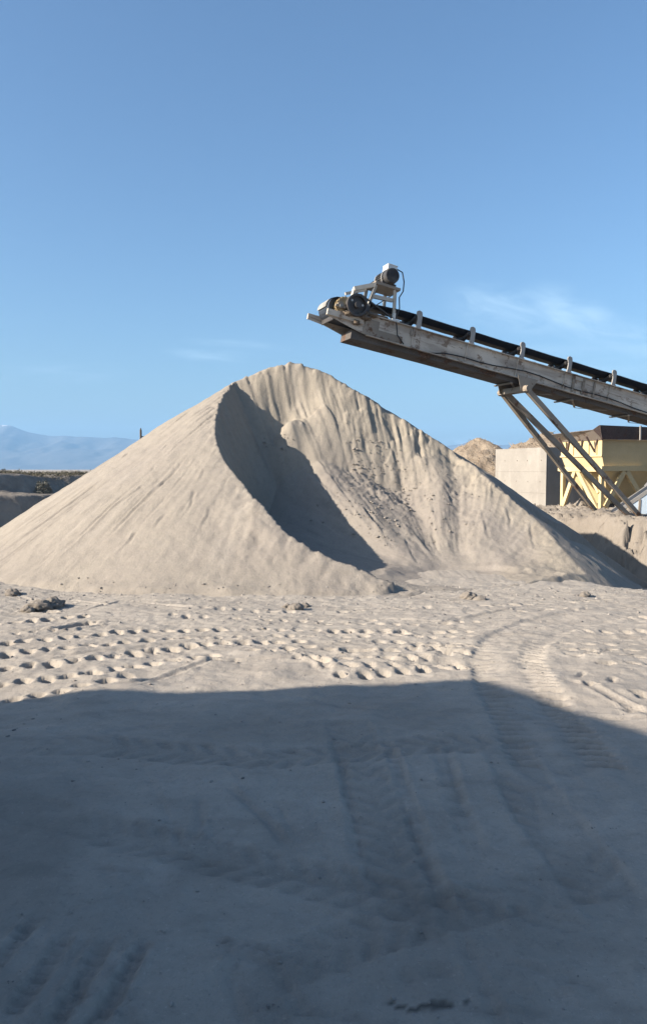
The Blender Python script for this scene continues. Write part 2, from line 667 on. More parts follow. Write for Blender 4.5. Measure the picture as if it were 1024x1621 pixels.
# ------------------------------------------------------------------ ground
def gbase(x, y):
    pit = -1.6 * sstep(-6.8, -12.5, x) * sstep(13.0, 24.0, y) * sstep(150, 90, y) * sstep(-160, -90, x)
    # the yard drops into a hollow right of the pile
    r_ = (x - 3.98) * .979 + (y - 10.4) * .205
    hollow = -1.05 * sstep(.15, 2.0, r_) * sstep(10.35, 12.2, y + .25 * np.sin(x * 1.1)) * sstep(25, 20.5, y) * sstep(24, 14, x)
    return pit + hollow


def axis(lo, hi, step, far, grow):
    a = list(np.arange(lo, hi + step * 0.5, step))
    s, p = step, a[-1]
    while p < far:
        s *= grow
        p += s
        a.append(p)
    s, p = step, a[0]
    b = []
    while p > -far:
        s *= grow
        p -= s
        b.append(p)
    return np.array(b[::-1] + a)


gx = axis(-5.4, 6.0, 0.019, 15500, 1.17)
gy = axis(1.9, 11.2, 0.019, 15500, 1.17)
GX, GY = np.meshgrid(gx, gy)
near = sstep(60, 25, np.hypot(GX, GY))
GZ = gbase(GX, GY)
GZ += near * (0.035 * fbm(GX * 0.55, GY * 0.55, 3, 3) + 0.018 * fbm(GX * 1.9, GY * 2.4, 11, 3))
# windrows and crust left by the loader's wheels, stronger towards the pile
crust = sstep(5.0, 7.0, GY) * near
GZ += crust * 0.013 * (np.abs(fbm(GX * 4.2, GY * 8, 121, 4, .62)) ** .7)
GZ += crust * (0.016 * fbm(GX * 2.6, GY * 7.0, 21, 4) + 0.010 * np.abs(fbm(GX * 6, GY * 9, 23, 3)) + 0.008 * fbm(GX * 12, GY * 15, 25, 3, .65))
GZ += (1 - crust) * near * 0.006 * (np.abs(fbm(GX * 5, GY * 7, 221, 5, .65)) ** .7)
GZ += (1 - crust) * near * (0.008 * fbm(GX * 8, GY * 8, 27, 4, .6) + 0.014 * fbm(GX * 2.0, GY * 3.2, 28, 4, .6))
GZ += near * 0.045 * sstep(4.6, 5.6, GY) * sstep(7.4, 6.4, GY) * fbm(GX * 1.7, GY * 2.6, 29, 3)
GZ += near * -0.10 * np.exp(-((GX + 3.2) / 1.3) ** 2 - ((GY - 5.5) / .8) ** 2)
GDAMP_SHADE = np.zeros_like(GX)
GDRY = 0.5 + 0.5 * fbm(GX * 0.7, GY * 0.9, 41, 3)
core = (GX > -6) & (GX < 7) & (GY > 1) & (GY < 13)
cx_, cy_ = GX[core], GY[core]
cz_ = np.zeros_like(cx_)


def stamp(p, rx, ry, ang, depth, rim=0.14):
    """one lug print: a hole with a little heaped rim"""
    m = (np.abs(cx_ - p[0]) < 0.3) & (np.abs(cy_ - p[1]) < 0.3)
    dx, dy = cx_[m] - p[0], cy_[m] - p[1]
    ca, sa = math.cos(ang), math.sin(ang)
    la, lb = np.abs(dx * ca + dy * sa) / rx, np.abs(-dx * sa + dy * ca + .35 * (dx * ca + dy * sa)) / ry
    q = (la ** 3.2 + lb ** 3.2) ** (1 / 3.2)
    q = q * (1 + 0.30 * fbm(dx * 17 + p[0] * 5, dy * 17 + p[1] * 3, 5, 2, .6))
    cz_[m] += -1.4 * depth * sstep(1.03, 0.84, q) * (1 + .35 * (dx * ca + dy * sa) / rx) + depth * rim * np.exp(-((q - 1.45) / 0.35) ** 2)


def lug_row(pix, spacing, rx, ry, depth, ang=0.3, jit=0.2, chance=1.0, fade=None):
    pts = [on(u, v) for u, v in pix]
    pos = random.random() * spacing
    for a, b in zip(pts[:-1], pts[1:]):
        d = b - a
        L = d.length
        while pos < L:
            p = a + d * (pos / L)
            k = 1.0
            if fade:
                k = max(0.25, 1 - fade * random.random())
            if random.random() < chance:
                stamp((p.x + random.uniform(-.02, .02), p.y + random.uniform(-.025, .025)),
                      rx * .86 * random.uniform(1 - jit * .7, 1 + jit * .7), ry * .95 * random.uniform(1 - jit * .7, 1 + jit * .7),
                      ang + random.uniform(-.25, .25), depth * k * random.uniform(.7, 1.1))
            pos += spacing * random.uniform(.97, 1.03)
        pos -= L


lug_row([(-40, 992), (20, 985), (148, 975)], .185, .062, .085, .050, .3)
lug_row([(-40, 1030), (24, 1018), (122, 1011), (215, 1000), (370, 999)], .185, .06, .085, .055, .3)
lug_row([(370, 999), (640, 1003)], .185, .05, .06, .034, .3, .3, .9, .5)
lug_row([(-40, 1046), (17, 1036), (158, 1023), (255, 1013)], .185, .06, .085, .055, .3)
lug_row([(255, 1013), (420, 1009), (760, 1012)], .185, .048, .055, .034, .3, .3, .85, .6)
lug_row([(-40, 1064), (5, 1058), (150, 1045), (250, 1031), (346, 1022), (500, 1018)], .185, .066, .09, .055, .4)
lug_row([(500, 1018), (640, 1021), (745, 1026)], .185, .05, .055, .035, .3, .3, .85, .5)
lug_row([(-30, 1083), (24, 1077), (138, 1068), (240, 1050), (345, 1040), (500, 1027)], .185, .062, .085, .052, .5, .25, .95, .3)
lug_row([(500, 1030), (560, 1037), (690, 1032), (752, 1030)], .2, .08, .05, .040, .1, .3, .95, .4)
lug_row([(520, 1071), (600, 1068), (700, 1063), (745, 1058)], .185, .05, .085, .045, .2, .2, .9)
lug_row([(-30, 1100), (40, 1096), (110, 1090), (200, 1070)], .185, .06, .08, .05, .5, .25, .9, .3)
lug_row([(255, 975), (420, 984), (600, 984)], .2, .05, .06, .034, .2, .3, .9, .5)
lug_row([(520, 1003), (640, 1006), (750, 1002)], .185, .06, .075, .042, .3, .3, .9, .4)
lug_row([(510, 1045), (620, 1046), (740, 1040)], .19, .07, .06, .042, .2, .3, .9, .5)
lug_row([(500, 1058), (620, 1059), (745, 1050)], .2, .05, .09, .030, .5, .3, .8, .5)
lug_row([(505, 990), (640, 992), (770, 984)], .19, .05, .06, .034, .3, .3, .85, .5)
lug_row([(880, 985), (1060, 978)], .2, .06, .07, .040, .2, .4, .9, .5)
lug_row([(900, 968), (1060, 962)], .2, .07, .05, .034, .2, .4, .8, .5)
lug_row([(890, 1044), (1060, 1041)], .2, .07, .05, .040, .3, .4, .9, .5)
lug_row([(905, 1082), (1060, 1108)], .21, .06, .07, .042, .2, .4, .9, .5)
lug_row([(930, 1105), (1060, 1140)], .21, .05, .08, .032, .4, .4, .8, .5)
lug_row([(-40, 1010), (100, 998)], .185, .04, .05, .030, .3, .4, .8, .5)
lug_row([(300, 1050), (480, 1046)], .19, .05, .06, .032, .3, .4, .7, .5)
lug_row([(300, 965), (500, 972), (720, 962)], .22, .06, .05, .030, .2, .3, .8, .5)
lug_row([(875, 1003), (1060, 1000)], .2, .05, .07, .045, .2, .3, .95, .3)
lug_row([(868, 1024), (1060, 1019)], .21, .09, .045, .030, .2, .3, .9, .5)
lug_row([(870, 1034), (1060, 1030)], .21, .08, .035, .030, .2, .3, .9, .5)
lug_row([(905, 1056), (1060, 1052)], .21, .075, .05, .045, .2, .4, .9, .5)
lug_row([(890, 1066), (1060, 1090)], .22, .03, .10, .028, -.5, .3, .9, .5)
lug_row([(760, 962), (860, 958), (960, 950)], .2, .08, .035, .035, .1, .4, .8, .5)
lug_row([(760, 975), (860, 968), (940, 962)], .2, .08, .035, .025, .1, .4, .7, .5)
# the larger scrapes
for (u, v, rx, ry, an, dp) in ((122, 992, .10, .22, -.65, .07), (500, 1048, .055, .20, .45, .085), (60, 968, .22, .07, .2, .05),
                               (565, 1035, .13, .07, .2, .05), (680, 1030, .15, .07, .1, .06), (700, 1038, .12, .05, .1, .04)):
    p = on(u, v)
    stamp((p.x, p.y), rx, ry, an, dp, .3)


def groove(pix, width, depth, rim=0.25, lugs=0.0, period=0.2, lean=0.0, fadeout=True):
    global cz_
    pts = [tuple(on(u, v)[:2]) for u, v in pix]
    d, arc, _, side = poly_dist(cx_, cy_, pts)
    tot = sum(math.dist(a, b) for a, b in zip(pts[:-1], pts[1:]))
    k = sstep(0, .25, arc / tot) * sstep(1, .75, arc / tot) if fadeout else 1.0
    if pix[0][1] > 1105:
        depth, lugs = depth * .9, lugs * .8
        k = k * (.35 + .65 * sstep(-.3, .4, fbm(cx_ * 1.7, cy_ * 1.7, 92, 3)))
    d = d * (1 + 0.25 * vn(cx_ * 2.3, cy_ * 2.3, 91))
    g = -depth * sstep(width, width * .5, d) + depth * rim * np.exp(-((d - width * 1.25) / (width * .3)) ** 2)
    if lugs:
        ph = (arc + d * lean) / period
        g += lugs * sstep(width * 1.05, width * .8, d) * np.clip(np.sin(ph * 2 * math.pi) * 1.6, -1, 1)
    cz_ += g * k


# long grooves across the sunlit strip
for pix in ([(-20, 1004), (100, 998), (160, 990)], [(-20, 1050), (80, 1043), (170, 1032), (300, 1018), (520, 1012)],
            [(120, 1090), (210, 1083), (330, 1050), (520, 1042)], [(200, 955), (300, 966), (430, 962)],
            [(560, 1045), (640, 1052), (740, 1046)], [(130, 968), (190, 952), (260, 948)], [(880, 1012), (1040, 1008)],
            [(880, 1075), (960, 1100), (1040, 1135)], [(560, 980), (700, 985), (840, 962)], [(100, 948), (180, 958), (300, 953)],
            [(20, 942), (110, 960)], [(870, 1043), (1040, 1040)]):
    groove(pix, .05, .016, .6)
# the curved wheel track: pressed smooth in the middle, ribbed towards both edges
trk = [on(u, v) for u, v in ((900, 1220), (852, 1140), (818, 1090), (800, 1050), (815, 1018), (868, 992), (960, 972), (1080, 960))]
tp = [tuple(p[:2]) for p in trk]
d, arc, _, side = poly_dist(cx_, cy_, tp)
hw = 0.33
inside = sstep(hw * 1.05, hw * .86, d)
cz_ *= (1 - 0.92 * inside)
ribs = np.clip(np.sin((arc + 0.15 * d) / 0.105 * 2 * math.pi) * 1.3, -1, 1)
kr = sstep(.08, .2, d) * inside * np.where(side > 0, 1.0, .55) * sstep(3.6, 2.2, arc)
cz_ += -0.016 * inside * sstep(0, .25, d) + kr * 0.024 * ribs + 0.010 * np.exp(-((d - hw * 1.15) / .07) ** 2) * (.5 + fbm(cx_ * 3, cy_ * 3, 95, 2))
# faint wheel marks in the shade
groove([(530, 1150), (548, 1250), (572, 1400), (600, 1560)], .035, .010, .5, .005, .10)
groove([(598, 1140), (640, 1250), (690, 1400), (740, 1520)], .045, .018, .5, .006, .10)
groove([(690, 1180), (730, 1290), (775, 1400)], .05, .012, .4, .005, .16)
groove([(-40, 1290), (150, 1335), (340, 1370), (520, 1400), (740, 1440), (900, 1475), (1100, 1500)], .025, .010, .7)
groove([(-40, 1360), (200, 1390), (520, 1450), (900, 1530)], .03, .008, .7)
groove([(300, 1350), (318, 1300), (312, 1260)], .03, .010, .6)
groove([(350, 1240), (420, 1300), (470, 1360)], .03, .012, .6)
for (a, b) in (((-60, 1590), (70, 1445)), ((0, 1640), (120, 1460)), ((60, 1660), (185, 1470)), ((130, 1650), (245, 1475))):
    groove([a, ((a[0] + b[0]) / 2 + 4, (a[1] + b[1]) / 2), b], .035, .020, .8, .008, .05)
for (a, b) in (((330, 1500), (470, 1540)), ((430, 1530), (490, 1621)), ((360, 1520), (390, 1640))):
    groove([a, b], .03, .008, .6)
rg = random.Random(21)
for k in range(80):
    u0, v0 = rg.uniform(-60, 900), rg.uniform(1130, 1600)
    ln = rg.uniform(80, 330) * (v0 / 1621)
    an = rg.choice([.12, .2, -.1, 1.25, 1.1]) + rg.uniform(-.12, .12)
    groove([(u0, v0), (u0 + ln * .5 * math.cos(an), v0 + ln * .5 * math.sin(an) + rg.uniform(-6, 6)), (u0 + ln * math.cos(an), v0 + ln * math.sin(an))],
           rg.uniform(.010, .030), rg.uniform(.003, .008), .7)
for k in range(7):
    u0 = 520 + k * 70
    groove([(u0, 1110 + 6 * (k % 3)), (u0 + 110, 1128 + 5 * (k % 2)), (u0 + 220, 1140)], .05, .012, .6)
    u0 = -20 + k * 80
    groove([(u0, 1150 + 9 * (k % 3)), (u0 + 120, 1143 + 8 * (k % 2))], .06, .012, .6)
def tyre_band(pix, half, depth, period, relief):
    global cz_
    pts_ = [tuple(on(u, v)[:2]) for u, v in pix]
    d_, a_, _, s_ = poly_dist(cx_, cy_, pts_)
    tot = sum(math.dist(p_, q_) for p_, q_ in zip(pts_[:-1], pts_[1:]))
    worn = sstep(-.35, .25, fbm(cx_ * 1.4, cy_ * 1.4, 241, 3))
    ins = sstep(half, half * .9, d_) * sstep(0, .2, a_) * sstep(tot, tot - .5, a_)
    lug = np.clip(np.sin((a_ + .8 * d_ + .5 * period * (s_ > 0)) / period * 2 * math.pi) * 2, -1, 1) * sstep(half * .12, half * .2, d_)
    depth, relief = depth * .75, relief * .65
    ins = ins * sstep(0, .8, a_) * sstep(tot, tot - .8, a_)
    cz_ += ins * (-depth + relief * lug * worn) + depth * .6 * np.exp(-((d_ - half * 1.1) / .03) ** 2) * sstep(0, .2, a_) * sstep(tot, tot - .5, a_)
    return ins * worn


bands = tyre_band([(545, 1128), (585, 1250), (640, 1400), (720, 1560)], .16, .010, .13, .006)
bands = np.maximum(bands, tyre_band([(-80, 1255), (200, 1330), (520, 1400), (900, 1490), (1120, 1530)], .14, .009, .12, .006))
bands = np.maximum(bands, tyre_band([(-60, 1190), (160, 1180), (420, 1205), (700, 1180), (1080, 1190)], .17, .010, .15, .007))
bands = np.maximum(bands, tyre_band([(300, 1640), (420, 1540), (560, 1490), (820, 1420), (1080, 1380)], .13, .009, .11, .006))
bands = np.maximum(bands, tyre_band([(780, 1150), (850, 1280), (960, 1420), (1080, 1560)], .16, .010, .13, .006))
GZ[core] += cz_

# the oil spot by the camera's feet
dm = np.zeros_like(cx_)
for (u, v, r) in ((688, 1592, .034), (702, 1591, .026), (672, 1594, .024), (652, 1599, .018), (741, 1584, .012), (630, 1594, .014), (616, 1588, .012), (640, 1590, .009)):
    p = on(u, v)
    q = np.hypot((cx_ - p.x) * .8, (cy_ - p.y) * 1.25) / r + 0.55 * fbm(cx_ * 16, cy_ * 16, 77, 3)
    dm = np.maximum(dm, sstep(1.1, .7, q))
shade_patch = sstep(-.15, .45, fbm(cx_ * .55 + 3, cy_ * .75, 211, 4)) * sstep(6.2, 4.8, cy_)  # broad darker patches painted over the shaded foreground
shade_patch = np.maximum(.30 * shade_patch, .42 * sstep(-.1, .5, fbm(cx_ * 1.3, cy_ * 1.3, 212, 4) + .45 * (-cx_ - .2)) * sstep(4.2, 3.0, cy_ + .3 * cx_))  # deeper shade at the near left, painted into the sand colour
GDAMP_SHADE[core] = shade_patch * .75 + bands * .11 * sstep(6.6, 5.8, cy_) + dm * .8 + .16 * sstep(.003, .015, -cz_) * sstep(6.6, 5.6, cy_)  # painted shade, tyre bands, oil spot and darker grooves together
# the shed edge in the photograph comes nearer at the far left: a low spoil ridge lies there
ground = grid_mesh('ground', GX, GY, GZ, M['ground'], attrs={'dry': GDRY * .8, 'damp_or_shade': GDAMP_SHADE, 'streak': .8 * fbm(GX * 2.2 + .5 * GY, GY * 5.5, 191, 5, .65)})
tag(ground, kind='structure')


# ------------------------------------------------------------------ the sand pile
PC = np.array([-0.79, 17.0])
HV, TAN, RND = 4.67, 0.667, 0.75


def cone(x, y):
    d = np.hypot(x - PC[0], y - PC[1])
    return HV - TAN * np.sqrt(d * d + RND * RND)


def hit_cone(u, v):
    d = ray(u, v)
    ys = np.linspace(8.0, 19.0, 2200)
    s = ys / d[1]
    xs, zs = d[0] * s, HCAM + d[2] * s
    g = zs - np.maximum(cone(xs, ys), 0.0)
    i = np.argmax(g < 0) if (g < 0).any() else np.argmin(g)
    return np.array([xs[i], ys[i]])


ridge_px = [(372, 601), (352, 628), (343, 655), (342, 688), (352, 722), (385, 762), (420, 812), (452, 852), (485, 874), (522, 893), (575, 915), (625, 938)]
crest_px = [(400, 585), (430, 575), (460, 571), (495, 576), (530, 592), (575, 620), (620, 652), (670, 680), (720, 714), (772, 757), (805, 783), (835, 808), (868, 840), (900, 878), (925, 908), (950, 938)]
ridge = [hit_cone(*p) for p in ridge_px]
crest = [hit_cone(*p) for p in crest_px]
FC = np.array([2.25, 11.75])
rim = ridge[::-1] + crest
ang = np.array([math.atan2(p[1] - FC[1], p[0] - FC[0]) for p in rim])
rad = np.array([math.hypot(p[1] - FC[1], p[0] - FC[0]) for p in rim])
ang = np.where(ang < -math.pi / 2, ang + 2 * math.pi, ang)
o_ = np.argsort(ang)
ang, rad = ang[o_], rad[o_]

STEP = 0.028
px = np.arange(-9.4, 8.2, STEP)
py = np.arange(8.6, 24.6, STEP)
PX, PY = np.meshgrid(px, py)
dC = np.hypot(PX - PC[0], PY - PC[1])
aC = np.arctan2(PY - PC[1], PX - PC[0])
H0 = cone(PX, PY)
# runnels down the cone: long thin streaks that fan out from the top
warp = 0.10 * fbm(PX * 0.5, PY * 0.5, 51, 3)
st = fbm(aC * 9 + warp, dC * 0.25, 52, 3)
st2 = fbm(aC * 26 + warp * 3, dC * 0.45, 53, 3)
st3 = vn(aC * 60 + warp * 5, dC * 0.9, 54)
cut = np.clip(fbm(aC * 64 + warp * 4, dC * 0.55, 55, 3, .6) - 0.15, 0, 1)
mid = sstep(.8, 2.2, dC) * sstep(7.6, 5.5, dC)
some = sstep(.0, .5, fbm(PX * .55, PY * .55, 153, 3))
H0 += mid * (0.022 * st + 0.010 * st2 + 0.004 * st3 - some * 0.085 * cut)
H0 += 0.05 * fbm(PX * 0.8, PY * 0.8, 56, 3) + 0.012 * fbm(PX * 5, PY * 5, 57, 3)
# the spur right of the bowl drops away sideways
crest3 = [(p[0], p[1], float(cone(p[0], p[1]))) for p in crest[8:]]
crest3[-1] = (crest3[-1][0], crest3[-1][1], 0.02)
crest3.append((crest3[-1][0] + .35, crest3[-1][1] - 1.0, -0.25))
dB, aB, zB, sB = poly_dist(PX, PY, crest3)
spur = zB - 0.585 * np.sqrt(dB * dB + 0.02) + 0.05 + 0.10 * fbm(PX * 1.3, PY * 1.3, 61, 3)
onright = (sB < 0)
H1 = np.where(onright, np.minimum(H0, np.where(aB > 0.01, spur, H0)), H0)
# the bowl the loader has dug out
aF = np.arctan2(PY - FC[1], PX - FC[0])
aF = np.where(aF < -math.pi / 2, aF + 2 * math.pi, aF)
dF = np.hypot(PX - FC[0], PY - FC[1])
mouth = (aF < ang[0]) | (aF > ang[-1])
RAD = np.interp(aF, ang, rad)
RAD = np.where(mouth, 30.0, RAD)
jag = 0.12 * fbm(aF * 14, np.zeros_like(aF), 62, 3) + 0.11 * fbm(aF * 42, np.zeros_like(aF), 63, 3, .7)
ridge_side = sstep(2.2, 2.6, aF)
RJ = RAD + 0.30 * np.where(mouth, 0, jag * np.clip(RAD - 2.5, 0, 1) * np.where(aF > 2.25, .5, 1.0))
bx, by = FC[0] + np.cos(aF) * RJ, FC[1] + np.sin(aF) * RJ
HB = np.where(mouth, 0.0, np.maximum(cone(bx, by), 0.0))
nose = sstep(2.3, 2.7, aF)
R0 = np.minimum(.95, RJ * 0.45)
tt = (dF - R0) / np.maximum(RJ - R0, 0.05)
flo = -0.06 + 0.05 * sstep(.4, 1.4, dF)
t_ = np.clip(tt, 0, 1)
lowr = sstep(2.12, 2.50, aF)
TB, TV = .70 + .05 * lowr, .43 - .24 * lowr
talus = np.where(t_ < TB, TV * (t_ / TB) ** 1.04, TV + (1 - TV) * np.clip((t_ - TB) / (1 - TB), 0, 1) ** .92)
wall = t_ ** (1.12 + .42 * sstep(2.1, 2.4, aF))
kw = sstep(1.50, 1.75, aF)
E = flo + (HB - flo) * (talus * kw + wall * (1 - kw))
tcl = np.clip(tt, 0, 1)
upper = sstep(.45, .98, tcl)
body = sstep(.02, .22, tcl) * (1 - .8 * sstep(2.12, 2.35, aF))
edge = sstep(1.0, .93, tcl)
w2 = 0.25 * fbm(PX * 0.9, PY * 0.9, 64, 3)
# gullies under the broken edge, slides below, clods that rolled half way
patch = sstep(-.2, .4, fbm(PX * 1.1, PY * 1.1, 164, 3))
w2 = w2 + 1.3 * fbm(PX * 1.1, PY * 1.1, 165, 3)
calm = 0.2 + 0.8 * sstep(1.0, 1.6, aF)
E += edge * upper * calm * (0.055 * (.35 + patch) * (np.abs(fbm(aF * 30 + w2, dF * 1.0, 65, 5, .65)) - .2) + 0.06 * patch * fbm(aF * 46 + w2, dF * 1.2, 66, 3, .6))
E += edge * body * calm * (0.05 * fbm(aF * 7 + w2, dF * 0.5, 67, 2) + 0.026 * patch * fbm(aF * 36 + w2 * 2, dF * 1.0, 68, 3, .65))
clod = sstep(1.15, 1.5, aF) * sstep(2.25, 1.85, aF) * sstep(.28, .45, tcl) * sstep(.95, .6, tcl)
clod = clod * sstep(-.35, .25, fbm(PX * 0.9, PY * 0.7, 69, 3))
cl = fbm(PX * 6.0, PY * 6.0, 70, 3)
E += clod * (0.07 * np.clip(cl + .1, 0, 1) + 0.045 * fbm(PX * 13, PY * 13, 71, 3, .65))
slid = sstep(-.05, .35, fbm(PX * .9 + 7, PY * .9, 174, 3)) * sstep(1.0, 1.3, aF)
E += edge * body * slid * 0.036 * (np.abs(fbm(aF * 40 + .5 * w2, dF * .5, 175, 4, .62)) - .2)
E += body * 0.018 * fbm(PX * 9, PY * 9, 72, 4, .66) + body * 0.05 * fbm(PX * 1.4, PY * 1.4, 73, 2)
# spalled blocks: a few sharp steps near the lip
spl = fbm(aF * 8, dF * 1.3, 74, 2)
notch = np.clip(fbm(aF * 34 + .8 * fbm(PX * 2, PY * 2, 171, 2), dF * .6, 172, 3, .65), -.3, 1)
E -= np.where(mouth, 0, sstep(.80, .97, tcl) * (.35 + .65 * calm) * 0.11 * np.clip(notch, 0, 1))
E -= edge * calm * sstep(.66, .9, tcl) * 0.06 * sstep(.10, .20, spl) * sstep(2.25, 2.05, aF)
def hit_field(u, v, Z):
    d_ = ray(u, v)
    ys = np.linspace(10.0, 18.5, 1500)
    xs, zs = d_[0] / d_[1] * ys, HCAM + d_[2] / d_[1] * ys
    ii = np.clip(((xs - px[0]) / STEP).round().astype(int), 0, len(px) - 1)
    jj = np.clip(((ys - py[0]) / STEP).round().astype(int), 0, len(py) - 1)
    g = zs - Z[jj, ii]
    k = np.argmax(g < 0) if (g < 0).any() else np.argmin(g)
    return xs[k], ys[k]


# a tongue of slumped sand below the head wall
for (u, v, rx, ry, hh) in ((452, 632, .50, .50, -.42), (470, 655, .42, .40, -.20), (462, 702, .28, .30, .34), (452, 740, .34, .45, .28), (510, 740, .5, .6, .16)):
    qx, qy = hit_field(u, v, E)
    E += edge * hh * np.exp(-((PX - qx) / rx) ** 2 - ((PY - qy) / ry) ** 2)
inb = (dF < RJ) & (RAD > 0) & ~((sB < 0) & (aB > 0.01) & (dB > 0.05))
# single slide scars, sharp on their upper side
def scars(Z, field, segs, depth, width):
    out = np.zeros_like(Z)
    for (a, b) in segs:
        p0 = field(*a)
        p1 = field(*b)
        pts_ = [(p0[0], p0[1]), ((p0[0] + p1[0]) / 2 + random.uniform(-.05, .05), (p0[1] + p1[1]) / 2 + random.uniform(-.05, .05)), (p1[0], p1[1])]
        L_ = math.hypot(p1[0] - p0[0], p1[1] - p0[1])
        d_, a_, _, s_ = poly_dist(PX + .05 * fbm(PX * 3, PY * 3, 231, 3), PY, pts_)
        sd = d_ * s_
        env = sstep(0, .12 * L_, a_) * sstep(1.02 * L_, .35 * L_, a_) * (.55 + .6 * fbm(PX * 2.5, PY * 2.5, 234, 2))
        out -= depth * env * np.exp(-(d_ / width) ** 2) * (.7 + .6 * fbm(PX * 6, PY * 6, 232, 2))
        out += depth * .5 * env * np.exp(-((sd - width * 1.7) / width) ** 2)
    return out


# the nose of the ridge: lumpy, standing a little proud
dR, aR, _, sR = poly_dist(PX, PY, [tuple(q) for q in ridge[6:]])
H1 = H1 + sstep(1.3, .2, dR) * (.10 * sstep(.9, .0, dR) + .05 * fbm(PX * 3.2, PY * 3.2, 251, 4, .65))
H1 = H1 + scars(H1, hit_cone, [((303, 688), (254, 733)), ((246, 738), (236, 748)), ((232, 764), (140, 846)), ((137, 815), (115, 828)), ((308, 772), (284, 832)), ((335, 800), (303, 872)),
                               ((205, 715), (190, 728)), ((325, 740), (312, 762)), ((180, 790), (150, 815)), ((268, 700), (225, 742)), ((215, 842), (170, 890)), ((262, 812), (240, 845)),
                               ((352, 780), (345, 812)), ((90, 870), (40, 915)), ((118, 800), (60, 842)), ((300, 650), (235, 705)), ((290, 730), (225, 800)), ((310, 720), (262, 790))], .040, .021)
E = E + edge * scars(E, lambda u, v: hit_field(u, v, E), [((478, 730), (545, 800)), ((500, 715), (600, 850)), ((560, 700), (625, 800)), ((610, 690), (655, 770)), ((640, 850), (668, 905)), ((655, 680), (690, 770)),
                                                         ((520, 770), (590, 850)), ((700, 760), (735, 840)), ((430, 745), (470, 800)), ((575, 800), (640, 890)), ((680, 830), (705, 890)), ((760, 800), (775, 860)),
                                                         ((800, 800), (810, 850)), ((840, 830), (850, 875)), ((600, 640), (620, 690)), ((560, 620), (572, 660))], .048, .024)
H = np.where(inb, np.minimum(H1, E), H1)
# the broken lip: small bites and crumbs along the whole edge
dL, _, _, _ = poly_dist(PX, PY, [tuple(q) for q in ridge[::-1] + crest[:12]])
H += sstep(.34, .05, dL) * (.22 + .30 * sstep(2.2, 3.4, H)) * (.10 * fbm(PX * 5.5, PY * 5.5, 261, 4, .65) - .07 * sstep(.08, .25, fbm(PX * 3.2, PY * 3.2, 262, 3)))
# feet of loose sand, a soft skirt
foot = 0.10
gz = gbase(PX, PY)
Hg = H - gz
H = np.where(Hg < 0.5, H + foot * np.exp(-np.abs(Hg - 0.03) / 0.14) * (0.6 + 0.8 * fbm(PX * 1.6, PY * 1.6, 75, 3)), H)
H += 0.007 * fbm(PX * 11, PY * 11, 76, 3, .7)
streak = np.where(inb, fbm(aF * 40 + w2 * .6, dF * 1.1, 181, 4, .65), fbm(aC * 34 + warp * 4, dC * .7, 182, 4, .65))
streak = streak * (.45 + .55 * sstep(-.3, .4, fbm(PX * .8, PY * .8, 183, 3)))
keep = H > (-0.14 + gz)
dry = np.where(inb, np.clip(sstep(.55, .95, tcl) + .8 * sstep(1.0, .45, aF), 0, 1), 0.35) * (0.7 + 0.3 * fbm(PX, PY, 78, 3))
damp_or_shade = np.where(inb, sstep(1.0, 1.5, aF) * sstep(2.4, 2.0, aF) * sstep(.1, .3, tcl) * sstep(.85, .6, tcl) * .11, 0.0)
pile = grid_mesh('sand_pile', PX, PY, H, M['sand'], keep, {'dry': np.clip(dry, 0, 1), 'damp_or_shade': damp_or_shade, 'streak': streak}, (PC[0], PC[1], 0))
tag(pile, 'tall cone of pale beige sand with a scooped-out hollow in its front', 'sand pile')

# loose stones: more of them where they rolled to the foot of the pile
rs = np.random.default_rng(4)
n_near, n_foot = 9000, 2600
sx_ = np.concatenate([rs.uniform(-5.2, 5.8, n_near), rs.uniform(-6.5, 6.0, n_foot)])
sy_ = np.concatenate([2.0 + 8.8 * rs.random(n_near) ** 1.6, rs.normal(10.25, .55, n_foot)])
rad_ = np.minimum(.003 + .0040 * rs.pareto(2.4, len(sx_)), .020) * np.where(np.arange(len(sx_)) < n_near, np.clip(sy_ / 7, .5, 1.1), 1.2)
ix_ = np.clip(np.searchsorted(gx, sx_), 0, len(gx) - 1)
iy_ = np.clip(np.searchsorted(gy, sy_), 0, len(gy) - 1)
sz_ = GZ[iy_, ix_]
pi_ = np.clip(((sx_ - px[0]) / STEP).round().astype(int), 0, len(px) - 1)
pj_ = np.clip(((sy_ - py[0]) / STEP).round().astype(int), 0, len(py) - 1)
sz_ = np.where(sy_ > py[0], np.maximum(sz_, H[pj_, pi_]), sz_)
ok = (sz_ < .16) & (sz_ > -.3)
# crumbs lying on the slumped sand in the hollow
nc = 1100
cu, cv_ = rs.normal(575, 75, nc), rs.normal(745, 85, nc)
cu += (cv_ - 745) * .55
pts_c = [hit_field(a_, b_, H) for a_, b_ in zip(cu, cv_)]
cxx, cyy = np.array([p_[0] for p_ in pts_c]), np.array([p_[1] for p_ in pts_c])
ci, cj = np.clip(((cxx - px[0]) / STEP).round().astype(int), 0, len(px) - 1), np.clip(((cyy - py[0]) / STEP).round().astype(int), 0, len(py) - 1)
czz = H[cj, ci]
crad = np.minimum(.008 + .008 * rs.pareto(2.3, nc), .034)
cgood = inb[cj, ci] & (czz > .35) & (tcl[cj, ci] < .85) & (fbm(cxx * .9, cyy * .9, 233, 3) > -.25)
base_v = np.array([(1, 0, 0), (.3, .95, 0), (-.8, .6, 0), (-.8, -.6, 0), (.3, -.95, 0), (.55, .4, .6), (-.5, .45, .65), (-.3, -.6, .55), (.6, -.35, .5)])
base_f = [(0, 1, 5), (1, 6, 5), (1, 2, 6), (2, 3, 6), (3, 7, 6), (3, 4, 7), (4, 8, 7), (4, 0, 8), (0, 5, 8), (5, 6, 7), (5, 7, 8)]
V, FF = [], []
